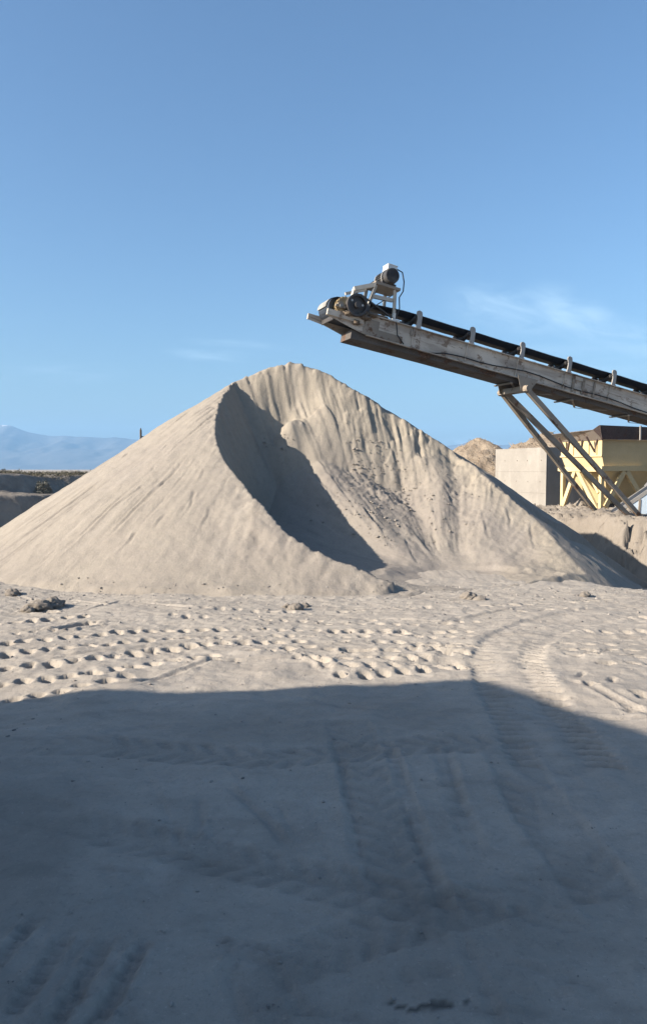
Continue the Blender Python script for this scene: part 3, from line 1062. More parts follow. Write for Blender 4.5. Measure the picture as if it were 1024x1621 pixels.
for k in np.nonzero(ok)[0]:
    w = rs.uniform(0, 6.28)
    vv = base_v * rs.uniform(.7, 1.3, base_v.shape) * rad_[k] * np.array([1.2, .95, rs.uniform(.7, 1.2)])
    ca, sa = math.cos(w), math.sin(w)
    n0 = len(V) * 9
    V.append(np.stack([vv[:, 0] * ca - vv[:, 1] * sa + sx_[k], vv[:, 0] * sa + vv[:, 1] * ca + sy_[k], vv[:, 2] + sz_[k] - rad_[k] * .1], -1))
    FF += [tuple(i + n0 for i in f) for f in base_f]
V2, F2 = [], []
for k in np.nonzero(cgood)[0]:
    w = rs.uniform(0, 6.28)
    vv = base_v * rs.uniform(.65, 1.35, base_v.shape) * crad[k] * np.array([1.2, 1.0, rs.uniform(.8, 1.3)])
    ca, sa = math.cos(w), math.sin(w)
    n0 = len(V2) * 9
    V2.append(np.stack([vv[:, 0] * ca - vv[:, 1] * sa + cxx[k], vv[:, 0] * sa + vv[:, 1] * ca + cyy[k], vv[:, 2] + czz[k] - crad[k] * .05], -1))
    F2 += [tuple(i + n0 for i in f) for f in base_f]
me = bpy.data.meshes.new('sand_crumbs')
me.from_pydata(np.concatenate(V2).tolist(), [], F2)
me.update()
cr = link_mesh('sand_crumbs', me, M['sand'])
tag(cr, 'crumbs of damp sand lying on the slope inside the scooped hollow', 'sand crumbs', None, 'stuff')
me = bpy.data.meshes.new('gravel')
me.from_pydata(np.concatenate(V).tolist(), [], FF)
me.update()
gv = link_mesh('gravel', me, M['stone'])
tag(gv, 'loose small stones scattered over the yard and the pile foot', 'gravel', None, 'stuff')

# clods on the ground by the pile
clods = [(62, 964, .13), (86, 960, .12), (44, 968, .07), (468, 966, .09), (482, 961, .06), (455, 962, .05), (742, 948, .10), (760, 952, .08), (925, 944, .07), (20, 941, .10)]
for (u, v, r) in clods:
    pass


def clod_mesh(r, seed):
    import bmesh
    bm = bmesh.new()
    bmesh.ops.create_icosphere(bm, subdivisions=4, radius=1.0)
    co = np.array([v.co[:] for v in bm.verts])
    n = 0.35 * fbm(co[:, 0] * 1.3 + seed, co[:, 1] * 1.3 + co[:, 2] * 1.7, seed, 3) + 0.14 * fbm(co[:, 0] * 5 + seed, co[:, 1] * 5 + co[:, 2] * 4.1, seed + 5, 2)
    for i, v in enumerate(bm.verts):
        f = 1 + n[i]
        v.co = Vector((co[i][0] * f * r * 1.3, co[i][1] * f * r, max(-.3, co[i][2] * f * .75) * r))
    me = bpy.data.meshes.new('dirt_clod')
    bm.to_mesh(me)
    bm.free()
    for p in me.polygons:
        p.use_smooth = True
    return me


clod_label = ['large crumbled dirt clod at the left foot of the sand pile', 'dirt clod with a steep dark side beside the largest clod at far left',
              'small dirt clod just left of the largest clod', 'dark dirt clod at the middle of the pile foot',
              'small dirt clod touching the right side of the dark middle clod', 'tiny dirt clod touching the left side of the dark middle clod',
              'flat dirt clod on the floor before the scooped hollow', 'smaller flat dirt clod just right of the one before the hollow',
              'dirt clod at the foot of the shaded right spur', 'low dirt clod at the left edge of the photo against the pile foot']
for i, (u, v, r) in enumerate(clods):
    p = on(u, v)
    o = link_mesh('dirt_clod', clod_mesh(r, 100 + i * 7), M['mound'])
    o.location = (p.x, p.y, r * .12)
    o.rotation_euler = (0, 0, i * 1.3)
    tag(o, clod_label[i], 'dirt clod', 'dirt clods along the foot of the pile')

# ------------------------------------------------------------------ earth mound under the conveyor's struts
mx = np.arange(4.2, 19.0, 0.05)
my = np.arange(12.4, 29.0, 0.05)
MX, MY = np.meshgrid(mx, my)
lx = (MX - 8.6) * .93 + (MY - 19.6) * .375
ly = -(MX - 8.6) * .375 + (MY - 19.6) * .93
top = 0.46 + 0.10 * fbm(MX * .6, MY * .6, 81, 3) + 0.05 * sstep(0, 6, lx)
ero = fbm(lx * 1.5, ly * 0.35, 82, 3)
front = -1.2 + 0.7 * ero
MG = gbase(MX, MY)
MZ = (top - MG) * sstep(-3.2, 0.1, ly - front * .6) * sstep(-1.9, -.9, lx + 0.4 * fbm(MY * .8, MX * .8, 83, 3)) * sstep(9.5, 5.0, lx) * sstep(8.5, 5.0, ly)
rel = MZ / np.maximum(top - MG, .05)
slope = sstep(.10, .35, rel) * sstep(1.03, .94, rel)
MZ = MZ + MG + sstep(.1, .5, rel) * (.20 * np.abs(fbm(lx * 1.8, ly * 1.2, 201, 5, .62)) - .42 * sstep(.10, .26, fbm(lx * 3.4, ly * 1.3, 203, 4, .6)) * slope + slope * (.22 * (np.abs(fbm(lx * 3.2, ly * 2.0, 204, 5, .65)) - .15) + .10 * fbm(lx * 7, ly * 4, 205, 3, .65)) + .06 * fbm(MX * 6, MY * 6, 202, 3, .65))
MZ += slope * (0.13 * np.abs(fbm(lx * 2.8, ly * 0.8, 84, 3)) + 0.09 * fbm(lx * 5.5, ly * 2.4, 85, 3) - 0.12 * sstep(.25, .35, fbm(lx * 3.5, ly * 1.5, 86, 2)))
MZ += 0.05 * sstep(.2, .45, MZ) * np.clip(fbm(MX * 3, MY * 3, 87, 3), 0, 1) * 2 + 0.012 * fbm(MX * 8, MY * 8, 88, 2) - 0.03
mound = grid_mesh('earth_mound', MX, MY, MZ, M['mound'], MZ > MG - 0.02, {'dry': np.full_like(MX, .5), 'damp_or_shade': np.zeros_like(MX)}, (8.6, 19.6, 0))
tag(mound, 'low sunlit mound of eroded earth under the feet of the conveyor struts', 'earth mound')
# ------------------------------------------------------------------ the conveyor
AZC, SLC = math.radians(21.5), math.radians(10.6)
O = at(527, 490, 17.0)
U = Vector((math.cos(AZC) * math.cos(SLC), math.sin(AZC) * math.cos(SLC), -math.sin(SLC)))
C = Vector((math.sin(AZC), -math.cos(AZC), 0))       # towards the viewer
N = C.cross(U) * -1
if N.z < 0:
    N = -N


def L(t, c, n):
    return O + U * t + C * c + N * n


def t_at(u, c=0.0, n=0.0):
    """distance along the conveyor seen in column u"""
    k = (u - CX) / F
    b = O + C * c + N * n
    return (k * b.y - b.x) / (U.x - k * U.y)


TEND = 25.5
conv = empty('belt_conveyor', (L(12, 0, 0).x, L(12, 0, 0).y, 0), 'long inclined belt conveyor with grey frame rising over the sand pile', 'conveyor')


# beam paint: dust and dirt drawn out along the beam
t = NT('beam_paint')


def _dot(v, k):
    d_ = t.n.new('ShaderNodeVectorMath')
    d_.operation = 'DOT_PRODUCT'
    t.l.new(t.co, d_.inputs[0])
    d_.inputs[1].default_value = v * k
    return d_.outputs['Value']


cb_ = t.n.new('ShaderNodeCombineXYZ')
t.l.new(_dot(U, .55), cb_.inputs[0])
t.l.new(_dot(N, 4.2), cb_.inputs[1])
t.l.new(_dot(C, 1.0), cb_.inputs[2])
vec_ = cb_.outputs[0]
c = t.mix(t.ramp(t.noise(1.3, 6, .6), .35, .65), (0.56, 0.49, 0.41), (0.45, 0.39, 0.325))
c = t.mix(t.math('MULTIPLY', t.ramp(t.noise(1.0, 8, .65, None, .4, vec_), .42, .66), .62), c, (0.22, 0.18, 0.15))
c = t.mix(t.math('MULTIPLY', t.ramp(t.noise(2.1, 8, .7, None, .2, vec_), .55, .66), .62), c, (0.13, 0.095, 0.075))
c = t.mix(t.math('MULTIPLY', t.ramp(t.noise(3.4, 8, .72), .54, .62), .85), c, (0.17, 0.115, 0.08))
c = t.mix(t.math('MULTIPLY', t.ramp(t.noise(30, 4, .7), .5, .75), .3), c, (0.30, 0.26, 0.21))
M['beam'] = t.done(c, .8, 0.0, t.bump(t.noise(16, 5), .3, .006), .25)


def side_beam(c, tip, m, sgn):
    b = MB()
    th = 0.012
    prof = [(tip, -.13), (tip, -.26), (-.02, -.30), (.42, -.40), (.75, -.455), (TEND, -.455), (TEND, 0.0), (.80, 0.0), (.50, -.11)]
    b.prism([L(t, c, n) for t, n in prof], C * (th * sgn))
    # flanges: upper, lower; the head piece is a rail of its own
    b.box(L((TEND + .80) / 2, c + sgn * .035, .009), U, C, N, (TEND - .80, .085, .018))
    b.box(L((TEND + .75) / 2, c + sgn * .035, -.464), U, C, N, (TEND - .75, .085, .018))
    b.box(L((tip + .62) / 2, c + sgn * .034, -.185), U, C, N, (.62 - tip, .066, .13))
    t = 1.9
    k = 0
    while t < TEND - .3:
        b.box(L(t, c + sgn * .03, -.228), U, C, N, (.014, .05, .44))
        t += 1.47
        k += 1
    return b


side_beam(.36, -.27, None, 1).build('side_beam', M['beam'], conv)
side_beam(-.36, -.44, None, -1).build('side_beam', M['beam'], conv)

# splice plates where two frame lengths meet
b = MB()
ts = t_at(912, .4, -.2)
for dt, w in ((-.16, .07), (.16, .07), (.52, .045)):
    b.mark()
    b.box(L(ts + dt, .40, -.225), U, C, N, (w, .03, .40))
    if dt < .3:
        for n in (-.08, -.2, -.32):
            b.cyl(L(ts + dt, .41, n), L(ts + dt, .435, n), .018, n=8)
b.build_each('splice_plate', M['brown_steel'], conv)
b = MB()
for n, w in ((-.06, .09), (-.33, .07)):
    b.mark()
    b.box(L(ts, .392, n), U, C, N, (.25, .02, w))
b.build_each('splice_strip', M['grey_paint'], conv)
# patch plates at the head
b = MB()
b.mark()
b.box(L(1.15, .385, -.36), U, C, N, (1.0, .014, .17))
b.mark()
b.box(L(.85, .39, -.20), U, C, N, (.35, .014, .22))
b.mark()
b.box(L(1.9, .388, -.12), U, C, N, (.14, .014, .14))
b.build_each('patch_plate', M['brown_steel'], conv)

# closed belly of the frame
b = MB()
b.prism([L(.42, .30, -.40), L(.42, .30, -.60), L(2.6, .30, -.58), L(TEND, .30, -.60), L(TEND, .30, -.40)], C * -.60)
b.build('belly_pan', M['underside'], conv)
# cross bracing under the belly
b = MB()
t = t_at(800)
while t < TEND - 1:
    b.mark()
    b.bar(L(t, .34, -.62), L(t + .62, -.30, -.62), .05, .012)
    b.bar(L(t + 1.24, .34, -.635), L(t + .62, -.30, -.635), .05, .012)
    b.box(L(t, 0, -.615), U, C, N, (.05, .72, .03))
    t += 1.9
b.build_each('cross_brace', M['brown_steel'], conv)


# belt
def belt_mesh():
    b = MB()
    th = .014
    st = []
    for k in range(11):       # round the head pulley
        w = math.radians(200 - k * 11)
        st.append((math.cos(w) * .215, math.sin(w) * .215, 0.0))
    st = [(math.cos(math.radians(265 - k * 17.5)) * .215, math.sin(math.radians(265 - k * 17.5)) * .215, 0.0) for k in range(11)]
    st += [(.5, .225, .25), (1.0, .24, .6), (1.6, .25, 1.0)]
    t = 2.2
    while t < TEND - .2:
        st.append((t, .25 - .012 * (1 - abs(((t - 2.19) / 1.47) % 1 - .5) * 2), 1.0))
        t += .37
    sec = []
    for (t, n, tr) in st:
        pts = [(-.315, .088 * tr), (-.22, .044 * tr), (-.13, .0), (.13, .0), (.22, .044 * tr), (.315, .088 * tr)]
        sec.append([(t, c, n + dn) for c, dn in pts])
    m = 6
    vs, fs = [], []
    for i, s in enumerate(sec):
        a = Vector((sec[min(i + 1, len(sec) - 1)][2][0] - sec[max(i - 1, 0)][2][0], 0, sec[min(i + 1, len(sec) - 1)][2][2] - sec[max(i - 1, 0)][2][2])).normalized()
        nn = Vector((-a.z, 0, a.x))
        for (t, c, n) in s:
            vs.append(L(t, c, n))
        for (t, c, n) in s:
            vs.append(L(t + nn.x * th, c, n + nn.z * th))
    q = 2 * m
    for i in range(len(sec) - 1):
        A, B = i * q, (i + 1) * q
        for k in range(m - 1):
            fs.append((A + k, A + k + 1, B + k + 1, B + k))
            fs.append((A + m + k, B + m + k, B + m + k + 1, A + m + k + 1))
        fs.append((A, B, B + m, A + m))
        fs.append((A + m - 1, A + 2 * m - 1, B + 2 * m - 1, B + m - 1))
    b.add(vs, fs, False)
    # return run
    b.box(L(TEND / 2, 0, -.222), U, C, N, (TEND - .1, .62, .014))
    return b


belt_mesh().build('belt', M['rubber'], conv)
# worn grey band on the pulley
b = MB()
b.cyl(L(0, -.32, 0), L(0, .16, 0), .212, n=36)
b.cyl(L(0, -.42, 0), L(0, .5, 0), .035, n=12)
head = b.build('head_pulley', M['dusty_rubber'], conv)
# grey hood over the head
b = MB()
hood = []
for k in range(9):
    w = math.radians(185 - k * 14)
    hood.append((math.cos(w) * .255, math.sin(w) * .245))
out = [L(t, -.34, n) for t, n in hood] + [L(t * .955, -.34, n * .955) for t, n in reversed(hood)]
b.prism(out, C * .52)
b.build('head_hood', M['dusty_rubber'], conv)

# tan lagged coupling drum and black sheave on the near side
b = MB()
b.cyl(L(.14, .14, .02), L(.14, .40, .02), .215, n=32)
for row in range(5):
    c0 = .175 + row * .048
    for k in range(18):
        w = 2 * math.pi * (k + .5 * (row % 2)) / 18
        b.box(L(.14 + math.cos(w) * .222, c0 + .016, .02 + math.sin(w) * .222), U * -math.sin(w) + N * math.cos(w), C, U * math.cos(w) + N * math.sin(w), (.045, .032, .025))
drum = b.build('lagged_drum', M['tan'], conv)
b = MB()
b.cyl(L(.36, .40, .10), L(.36, .47, .10), .245, n=36)
b.ring(L(.36, .47, .10), L(.36, .545, .10), .25, .205)
b.cyl(L(.36, .47, .10), L(.36, .58, .10), .07, n=16)
for k in range(3):
    w = math.radians(25 + k * 120)
    b.cyl(L(.36 + math.cos(w) * .14, .462, .10 + math.sin(w) * .14), L(.36 + math.cos(w) * .14, .476, .10 + math.sin(w) * .14), .042, n=14)
sheave = b.build('drive_sheave', M['dark_steel'], conv)
b = MB()
for k in (0, 1):
    b.mark()
    w = math.radians(15 + k * 130)
    b.cyl(L(.36 + math.cos(w) * .15, .474, .10 + math.sin(w) * .15), L(.36 + math.cos(w) * .15, .481, .10 + math.sin(w) * .15), .026, n=14)
b.build_each('hub_hole_rim', M['alu'], sheave)
# gearbox and bearing blocks beside the drive
b = MB()
b.box(L(.62, .27, .10), U, C, N, (.22, .22, .22))
b.box(L(.62, .27, .23), U, C, N, (.12, .14, .06))
b.cyl(L(.62, .37, .11), L(.62, .44, .11), .06, n=14)
b.box(L(.36, .27, -.03), U, C, N, (.34, .2, .08))
b.build('bearing_housing', M['dark_steel'], conv, .01)
b = MB()
for t, c in ((0, .44), (0, -.44)):
    b.mark()
    b.box(L(t, c, -.01), U, C, N, (.24, .07, .05))
    b.cyl(L(t, c - .035, .02), L(t, c + .035, .02), .075, n=18)
b.build_each('pillow_block', M['brown_steel'], conv)
# belt scraper under the head
b = MB()
b.box(L(-.08, 0, -.25), U, C, N, (.03, .7, .12))
b.cyl(L(-.06, -.50, -.20), L(-.06, .42, -.20), .03, n=10)
b.box(L(-.30, -.42, -.17), U, C, N, (.07, .05, .12))
b.build('belt_scraper', M['dark_steel'], conv)

# motor stand
T0, T1, NT_ = .76, 1.40, .80
b = MB()
tab = [(T0, .38), (T1, .38), (T1, -.22), (T0, -.22)]
b.hexa([L(t, c, NT_ - .06) for t, c in tab] + [L(t, c, NT_) for t, c in tab])
b.build('motor_table', M['brown_steel'], conv)
legs = [((T0 + .05, .34), (.66, .34)), ((T1 - .1, .34), (1.40, .34)), ((T0 + .05, -.18), (.84, -.30)), ((T1 - .1, -.18), (1.42, -.30))]
for (a, c_) in legs:
    b = MB()
    b.angle_bar(L(c_[0], c_[1], .018), L(a[0], a[1], NT_ - .06), .085, .012, U)
    b.build('stand_leg', M['cream_steel'], conv)
b = MB()
b.mark()
b.bar(L(T0 + .02, .33, NT_ - .08), L(.30, .30, .50), .10, .09)
b.bar(L(.30, .30, .50), L(.30, .20, .10), .06, .05)
b.mark()
b.bar(L(T0 + .02, -.18, NT_ - .08), L(.30, -.20, .50), .07, .06)
b.mark()
b.bar(L(T0 + .0, .30, .46), L(T1 - .12, .30, .50), .07, .08)
b.build_each('stand_rail', M['cream_steel'], conv)
b = MB()
b.mark()
b.bar(L(.45, .36, .40), L(1.40, .36, .06), .05, .03)
b.mark()
b.bar(L(1.30, .30, .66), L(.72, .30, .12), .035, .02)
b.build_each('stand_brace', M['dark_steel'], conv)
b = MB()
b.box(L(1.40, .34, .05), U, C, N, (.20, .14, .05))
b.box(L(1.36, .35, .13), U, C, N, (.06, .06, .16))
b.build('foot_plate', M['alu'], conv)

# motor
TM, NM = 1.13, NT_ + .215
mo = MB()
mo.cyl(L(TM, -.16, NM), L(TM, .30, NM), .15, n=32)
for k in range(22):
    w = 2 * math.pi * k / 22
    mo.box(L(TM + math.cos(w) * .158, .07, NM + math.sin(w) * .158), C, U * -math.sin(w) + N * math.cos(w), U * math.cos(w) + N * math.sin(w), (.42, .012, .035))
motor = mo.build('motor', M['motor'], conv)
b = MB()
b.cyl(L(TM, .30, NM), L(TM, .42, NM), .185, .168, n=32)
b.ring(L(TM, .42, NM), L(TM, .43, NM), .16, .142)
for k in range(6):
    b.ring(L(TM, .421, NM), L(TM, .428, NM), .03 + k * .021, .02 + k * .021)
b.build('fan_cover', M['motor'], motor)
b = MB()
b.mark()
b.ring(L(TM, .17, NM), L(TM, .21, NM), .186, .145)
b.mark()
b.cyl(L(TM, -.20, NM), L(TM, -.16, NM), .175, n=28)
b.build_each('end_shield', M['zinc'], motor)
b = MB()
b.box(L(TM + .03, .13, NM + .225), U, C, N, (.24, .28, .12))
b.box(L(TM + .03, .13, NM + .29), U, C, N, (.26, .30, .018))
b.build('terminal_box', M['alu'], motor, .012)
b = MB()
for c in (-.08, .26):
    b.box(L(TM, c, NT_ + .04), U, C, N, (.36, .07, .07))
b.build('motor_foot', M['dark_steel'], motor)
b = MB()
b.cyl(L(TM, -.30, NM), L(TM, -.20, NM), .10, n=20)
b.build('motor_pulley', M['dark_steel'], motor)
# drive belts from the motor down to the drum shaft
b = MB()
p0, r0, p1, r1 = (TM, NM), .105, (.36, .10), .17
vx, vn_ = p1[0] - p0[0], p1[1] - p0[1]
ll = math.hypot(vx, vn_)
nx_, ny_ = -vn_ / ll, vx / ll
for c in (-.285, -.25, -.215):
    for s in (1, -1):
        b.bar(L(p0[0] + nx_ * r0 * s, c, p0[1] + ny_ * r0 * s), L(p1[0] + nx_ * r1 * s, c, p1[1] + ny_ * r1 * s), .022, .014)
b.cyl(L(.36, -.31, .10), L(.36, -.2, .10), .168, n=24)
b.build('drive_belt', M['rubber'], conv)

# idlers: bracket on both rails, three rolls
T_ID, PITCH_ID = t_at(661, .4, .15), 1.47


def idler_proto():
    t = T_ID
    b = MB()
    b.box(L(t, 0, .034), U, C, N, (.09, .80, .03))
    root = b.build('idler', M['brown_steel'], conv)
    for s in (1, -1):
        b = MB()
        # hooked post: upright plate, leaning out, with a rounded lug at the top
        pr = [(-.06, .02), (.075, .02), (.08, .12), (.07, .36), (.045, .42), (-.02, .44), (-.075, .415), (-.085, .36), (-.06, .31), (-.035, .22), (-.04, .10)]
        b.prism([L(t + a, s * .355, n) for a, n in pr], C * (s * .035))
        b.box(L(t, s * .39, .03), U, C, N, (.15, .07, .03))
        b.build('bracket', M['zinc'], root, .006)
        b = MB()
        b.cyl(L(t - .06, s * .345, .275), L(t - .06, s * .15, .185), .055, n=14)
        b.cyl(L(t - .06, s * .375, .29), L(t - .06, s * .345, .275), .02, n=8)
        b.build('wing_roll', M['dark_steel'], root)
    b = MB()
    b.cyl(L(t - .06, -.14, .18), L(t - .06, .14, .18), .055, n=14)
    for c in (-.15, .15):
        b.box(L(t - .06, c, .115), U, C, N, (.03, .02, .15))
    b.build('centre_roll', M['dark_steel'], root)
    return root


idl = idler_proto()
k = 1
while T_ID + k * PITCH_ID < TEND - .6:
    c = idl.copy()
    COL.objects.link(c)
    c.parent = conv
    c.location = U * (k * PITCH_ID)
    for ch in list(idl.children):
        d = ch.copy()
        COL.objects.link(d)
        d.parent = c
    k += 1
# return idlers hung low beside each carrying idler, seen as dark clusters
b = MB()
k = 0
while T_ID + k * PITCH_ID < TEND - .8:
    t = T_ID + k * PITCH_ID - .42
    b.mark()
    b.cyl(L(t, -.35, -.02), L(t, .35, -.02), .028, n=10)
    b.box(L(t, .34, .04), U, C, N, (.09, .05, .07))
    b.box(L(t + .15, .34, .03), U, C, N, (.05, .05, .05))
    k += 1
b.build_each('tie_rod', M['dark_steel'], conv)

# cables
b = MB()
b.tube([L(TM + .17, .2, NM + .25), L(TM + .30, .25, NM + .20), L(TM + .36, .3, NM - .02), L(TM + .36, .34, NM - .25), L(TM + .28, .36, NM - .42), L(1.46, .37, .34), L(1.40, .38, .06), L(1.42, .445, -.05), L(1.48, .45, -.28), L(1.68, .44, -.44)], .014)
b.build('motor_cable', M['cable'], conv)
b = MB()
pts = [L(t_at(668), .40, -.47), L(t_at(680), .41, -.43), L(t_at(690), .41, -.38), L(t_at(706), .41, -.355)]
t = t_at(720)
i = 0
while t < TEND - .5:
    pts.append(L(t, .405, -.34 - .035 * math.sin(i * 1.1) + .05 * math.sin(i * .37)))
    t += .45
    i += 1
b.tube(pts, .013, 6)
b.build('power_cable', M['cable'], conv)

# sand and grease caked on the head and along the upper flange
rng = random.Random(31)


def lump(t, c, n, r, flat, name='caked_sand'):
    import bmesh
    bm = bmesh.new()
    bmesh.ops.create_icosphere(bm, subdivisions=3, radius=1.0)
    co = np.array([v.co[:] for v in bm.verts])
    sd = rng.randint(0, 900)
    k = 1 + .40 * fbm(co[:, 0] * 1.4 + sd, co[:, 1] * 1.4 + co[:, 2] * 1.9, sd, 3) + .2 * fbm(co[:, 0] * 4 + sd, co[:, 1] * 4 + co[:, 2] * 3.3, sd + 7, 2)
    q = MB()
    q.add([L(t + p[0] * r * 1.5 * f, c + p[1] * r * f, n + p[2] * r * flat * f) for p, f in zip(co, k)], [tuple(v.index for v in fc_.verts) for fc_ in bm.faces], True)
    bm.free()
    q.build(name, M['caked'], conv)


for (t, c, n, r, fl_) in ((.52, .36, -.02, .11, .8), (.72, .35, .02, .09, .7), (.90, .33, .03, .08, .7), (.30, .38, -.12, .08, .6), (.62, .20, .05, .12, .9), (.05, .36, -.13, .06, .6), (1.05, .34, .03, .07, .7), (.22, .42, -.10, .10, .7), (.60, .40, -.08, .12, .6), (.80, .36, .02, .12, .6), (.12, .30, -.14, .09, .7), (1.15, .33, .03, .09, .6), (.45, .40, -.25, .07, .9)):
    lump(t, c, n, r, fl_)
for k in range(16):
    lump(1.7 + k * .62 + rng.uniform(-.25, .25), .37, .022, rng.uniform(.018, .036), .6)

# strut frame under the middle: a cross beam and three long struts down to the mound
tb = t_at(812, 0, -.6)
b = MB()
b.box(L(tb, 0, -.70), U, C, N, (.13, 1.12, .14))
b.cyl(L(tb, -.60, -.70), L(tb, -.44, -.70), .085, n=18)
b.cyl(L(tb, .44, -.70), L(tb, .62, -.70), .085, n=18)
for c in (.44, -.44):
    b.prism([L(tb - .28, c, -.40), L(tb + .34, c, -.40), L(tb + .12, c, -.76), L(tb - .12, c, -.76)], C * .02)
b.build('cross_beam', M['brown_steel'], conv)
feet = [(at(948, 816, 21.2), -.50, 'strut'), (at(1003, 824, 20.2), -.42, 'strut'), (at(1024, 830, 19.8), .50, 'strut')]
for (p, c, nm) in feet:
    b = MB()
    a = L(tb, c, -.70)
    if c == -.42:
        a = a + U * .05
    p = p + (p - a).normalized() * .3
    b.bar(a, p, .085, .115)
    q = (p - a).normalized()
    b.bar(a + q * .05, a + q * 2.1, .10, .13)
    b.build('strut', M['brown_steel'], conv)
b = MB()
b.bar(feet[1][0], feet[2][0], .12, .12)
b.build('strut_tie', M['brown_steel'], conv)
# tail trestle beyond the picture's edge
for c in (.4, -.4):
    b = MB()
    tl = L(19.0, c, -.6)
    b.bar(tl, Vector((tl.x, tl.y, -.05)), .12, .12, (1, 0, 0))
    b.build('trestle_leg', M['brown_steel'], conv)
    b = MB()
    tl2 = L(24.6, c, -.5)
    b.bar(tl2, Vector((tl2.x, tl2.y, -.05)), .12, .12, (1, 0, 0))
    b.build('trestle_leg', M['brown_steel'], conv)
b = MB()
b.cyl(L(TEND - .1, -.33, 0), L(TEND - .1, .33, 0), .2, n=28)
b.build('tail_pulley', M['dark_steel'], conv)

# ------------------------------------------------------------------ concrete block wall
A22 = math.radians(21.5)
EX = Vector((math.cos(A22), math.sin(A22), 0))        # along the fronts (to the right, away)
EY = Vector((-math.sin(A22), math.cos(A22), 0))       # into depth
cb = Vector((0.3008 * 28, 28.0, 0))                   # corner seen at column 864
blk = empty('concrete_bunker', (cb.x + 1, cb.y + 2, 0), 'pale concrete bunker wall between the sand pile and the yellow hopper', 'concrete wall')
lifts = [(-.5, .84), (.842, 1.66), (1.662, 2.59)]
for i, (z0, z1) in enumerate(lifts):
    b = MB()
    s = [0.0, .004, .001][i]
    p = [cb - EX * s - EY * s, cb + EX * (2.6 + s) - EY * s, cb + EX * (2.6 + s) + EY * (3.3 + s), cb - EX * s + EY * (3.3 + s)]
    b.hexa([Vector((q.x, q.y, z0)) for q in p] + [Vector((q.x, q.y, z1)) for q in p])
    # pour lines
    b.build('concrete_lift', M['concrete'], blk, .004)
b = MB()
for z in (2.10, 1.28):
    for k in range(4):
        q = cb + EY * (.35 + k * .75 + .06 * math.sin(k * 3 + z * 5)) + Vector((0, 0, z))
        b.mark()
        b.cyl(q - EX * .02, q + EX * .003, .018, n=10)
    for k in range(3):
        q = cb + EX * (.4 + k * .8) + Vector((0, 0, z))
        b.mark()
        b.cyl(q - EY * .02, q + EY * .003, .018, n=10)
b.build_each('tie_hole_plug', M['bank'], blk)

# ------------------------------------------------------------------ yellow hopper on a trestle
hc = Vector((at(952, 743, 23.5).x, 23.5, 0))
HW, HD = 2.5, 1.95
hop = empty('feed_hopper', (hc.x + 1, hc.y + 1, 0), 'cream yellow steel feed hopper on a braced trestle right of the concrete wall', 'hopper')


def HP(x, y, z):
    return hc + EX * x + EY * y + Vector((0, 0, z))


Z_R, Z_P, Z_B = 2.70, 2.185, 1.775
# upper box of the bin: four plates
b = MB()
th = .03


def plate(pts, off):
    b.prism(pts, off)


plate([HP(0, 0, Z_P), HP(0, HD, Z_P), HP(0, HD, Z_R), HP(0, 0, Z_R)], EX * th)
plate([HP(th, 0, Z_P), HP(HW - th, 0, Z_P), HP(HW - th, 0, Z_R), HP(th, 0, Z_R)], EY * th)
plate([HP(HW, 0, Z_P), HP(HW, HD, Z_P), HP(HW, HD, Z_R), HP(HW, 0, Z_R)], EX * -th)
plate([HP(th, HD, Z_P), HP(HW - th, HD, Z_P), HP(HW - th, HD, Z_R), HP(th, HD, Z_R)], EY * -th)
b.box(HP(-.012, HD / 2, Z_P), EX, EY, Vector((0, 0, 1)), (.03, HD + .04, .05))
b.build('bin_wall', M['yellow_paint'], hop)
# funnel below
b = MB()
i0, i1 = .0, .55
lo = [(.13, .0), (HW - .13, .0), (HW - .13, HD - .13), (.13, HD - .13)]
hi = [(.01, .004), (HW - .01, .004), (HW - .01, HD - .01), (.01, HD - .01)]
mid_ = [HP(x, y + (.02 if k < 2 else 0), Z_B - .02) for k, (x, y) in enumerate(lo)]
topv = [HP(x, y, Z_P) for x, y in hi]
outl = [HP(HW * .5 - .45, HD * .5 - .4, .62), HP(HW * .5 + .45, HD * .5 - .4, .62), HP(HW * .5 + .45, HD * .5 + .4, .62), HP(HW * .5 - .45, HD * .5 + .4, .62)]
b.add(mid_ + topv, [(0, 1, 5, 4), (1, 2, 6, 5), (2, 3, 7, 6), (3, 0, 4, 7)])
b.add(outl + mid_, [(0, 1, 5, 4), (1, 2, 6, 5), (2, 3, 7, 6), (3, 0, 4, 7), (3, 2, 1, 0)])
b.build('funnel', M['yellow_paint'], hop)
# stiffening ribs with V brackets that carry the flared boards
b = MB()
for y in (.22, .58, .95, 1.32, 1.68):
    b.mark()
    b.box(HP(-.02, y, (Z_P + Z_R) / 2), EX, EY, Vector((0, 0, 1)), (.035, .035, Z_R - Z_P - .06))
b.build_each('bin_rib', M['yellow_paint'], hop)
b = MB()
for y in (.28, .95, 1.60):
    b.mark()
    b.bar(HP(-.03, y, Z_P + .12), HP(-.34, y + .06, Z_R + .10), .05, .05)
    b.bar(HP(-.03, y, Z_P + .12), HP(-.04, y - .10, Z_R + .02), .04, .04)
b.build_each('board_bracket', M['rust_board'], hop)
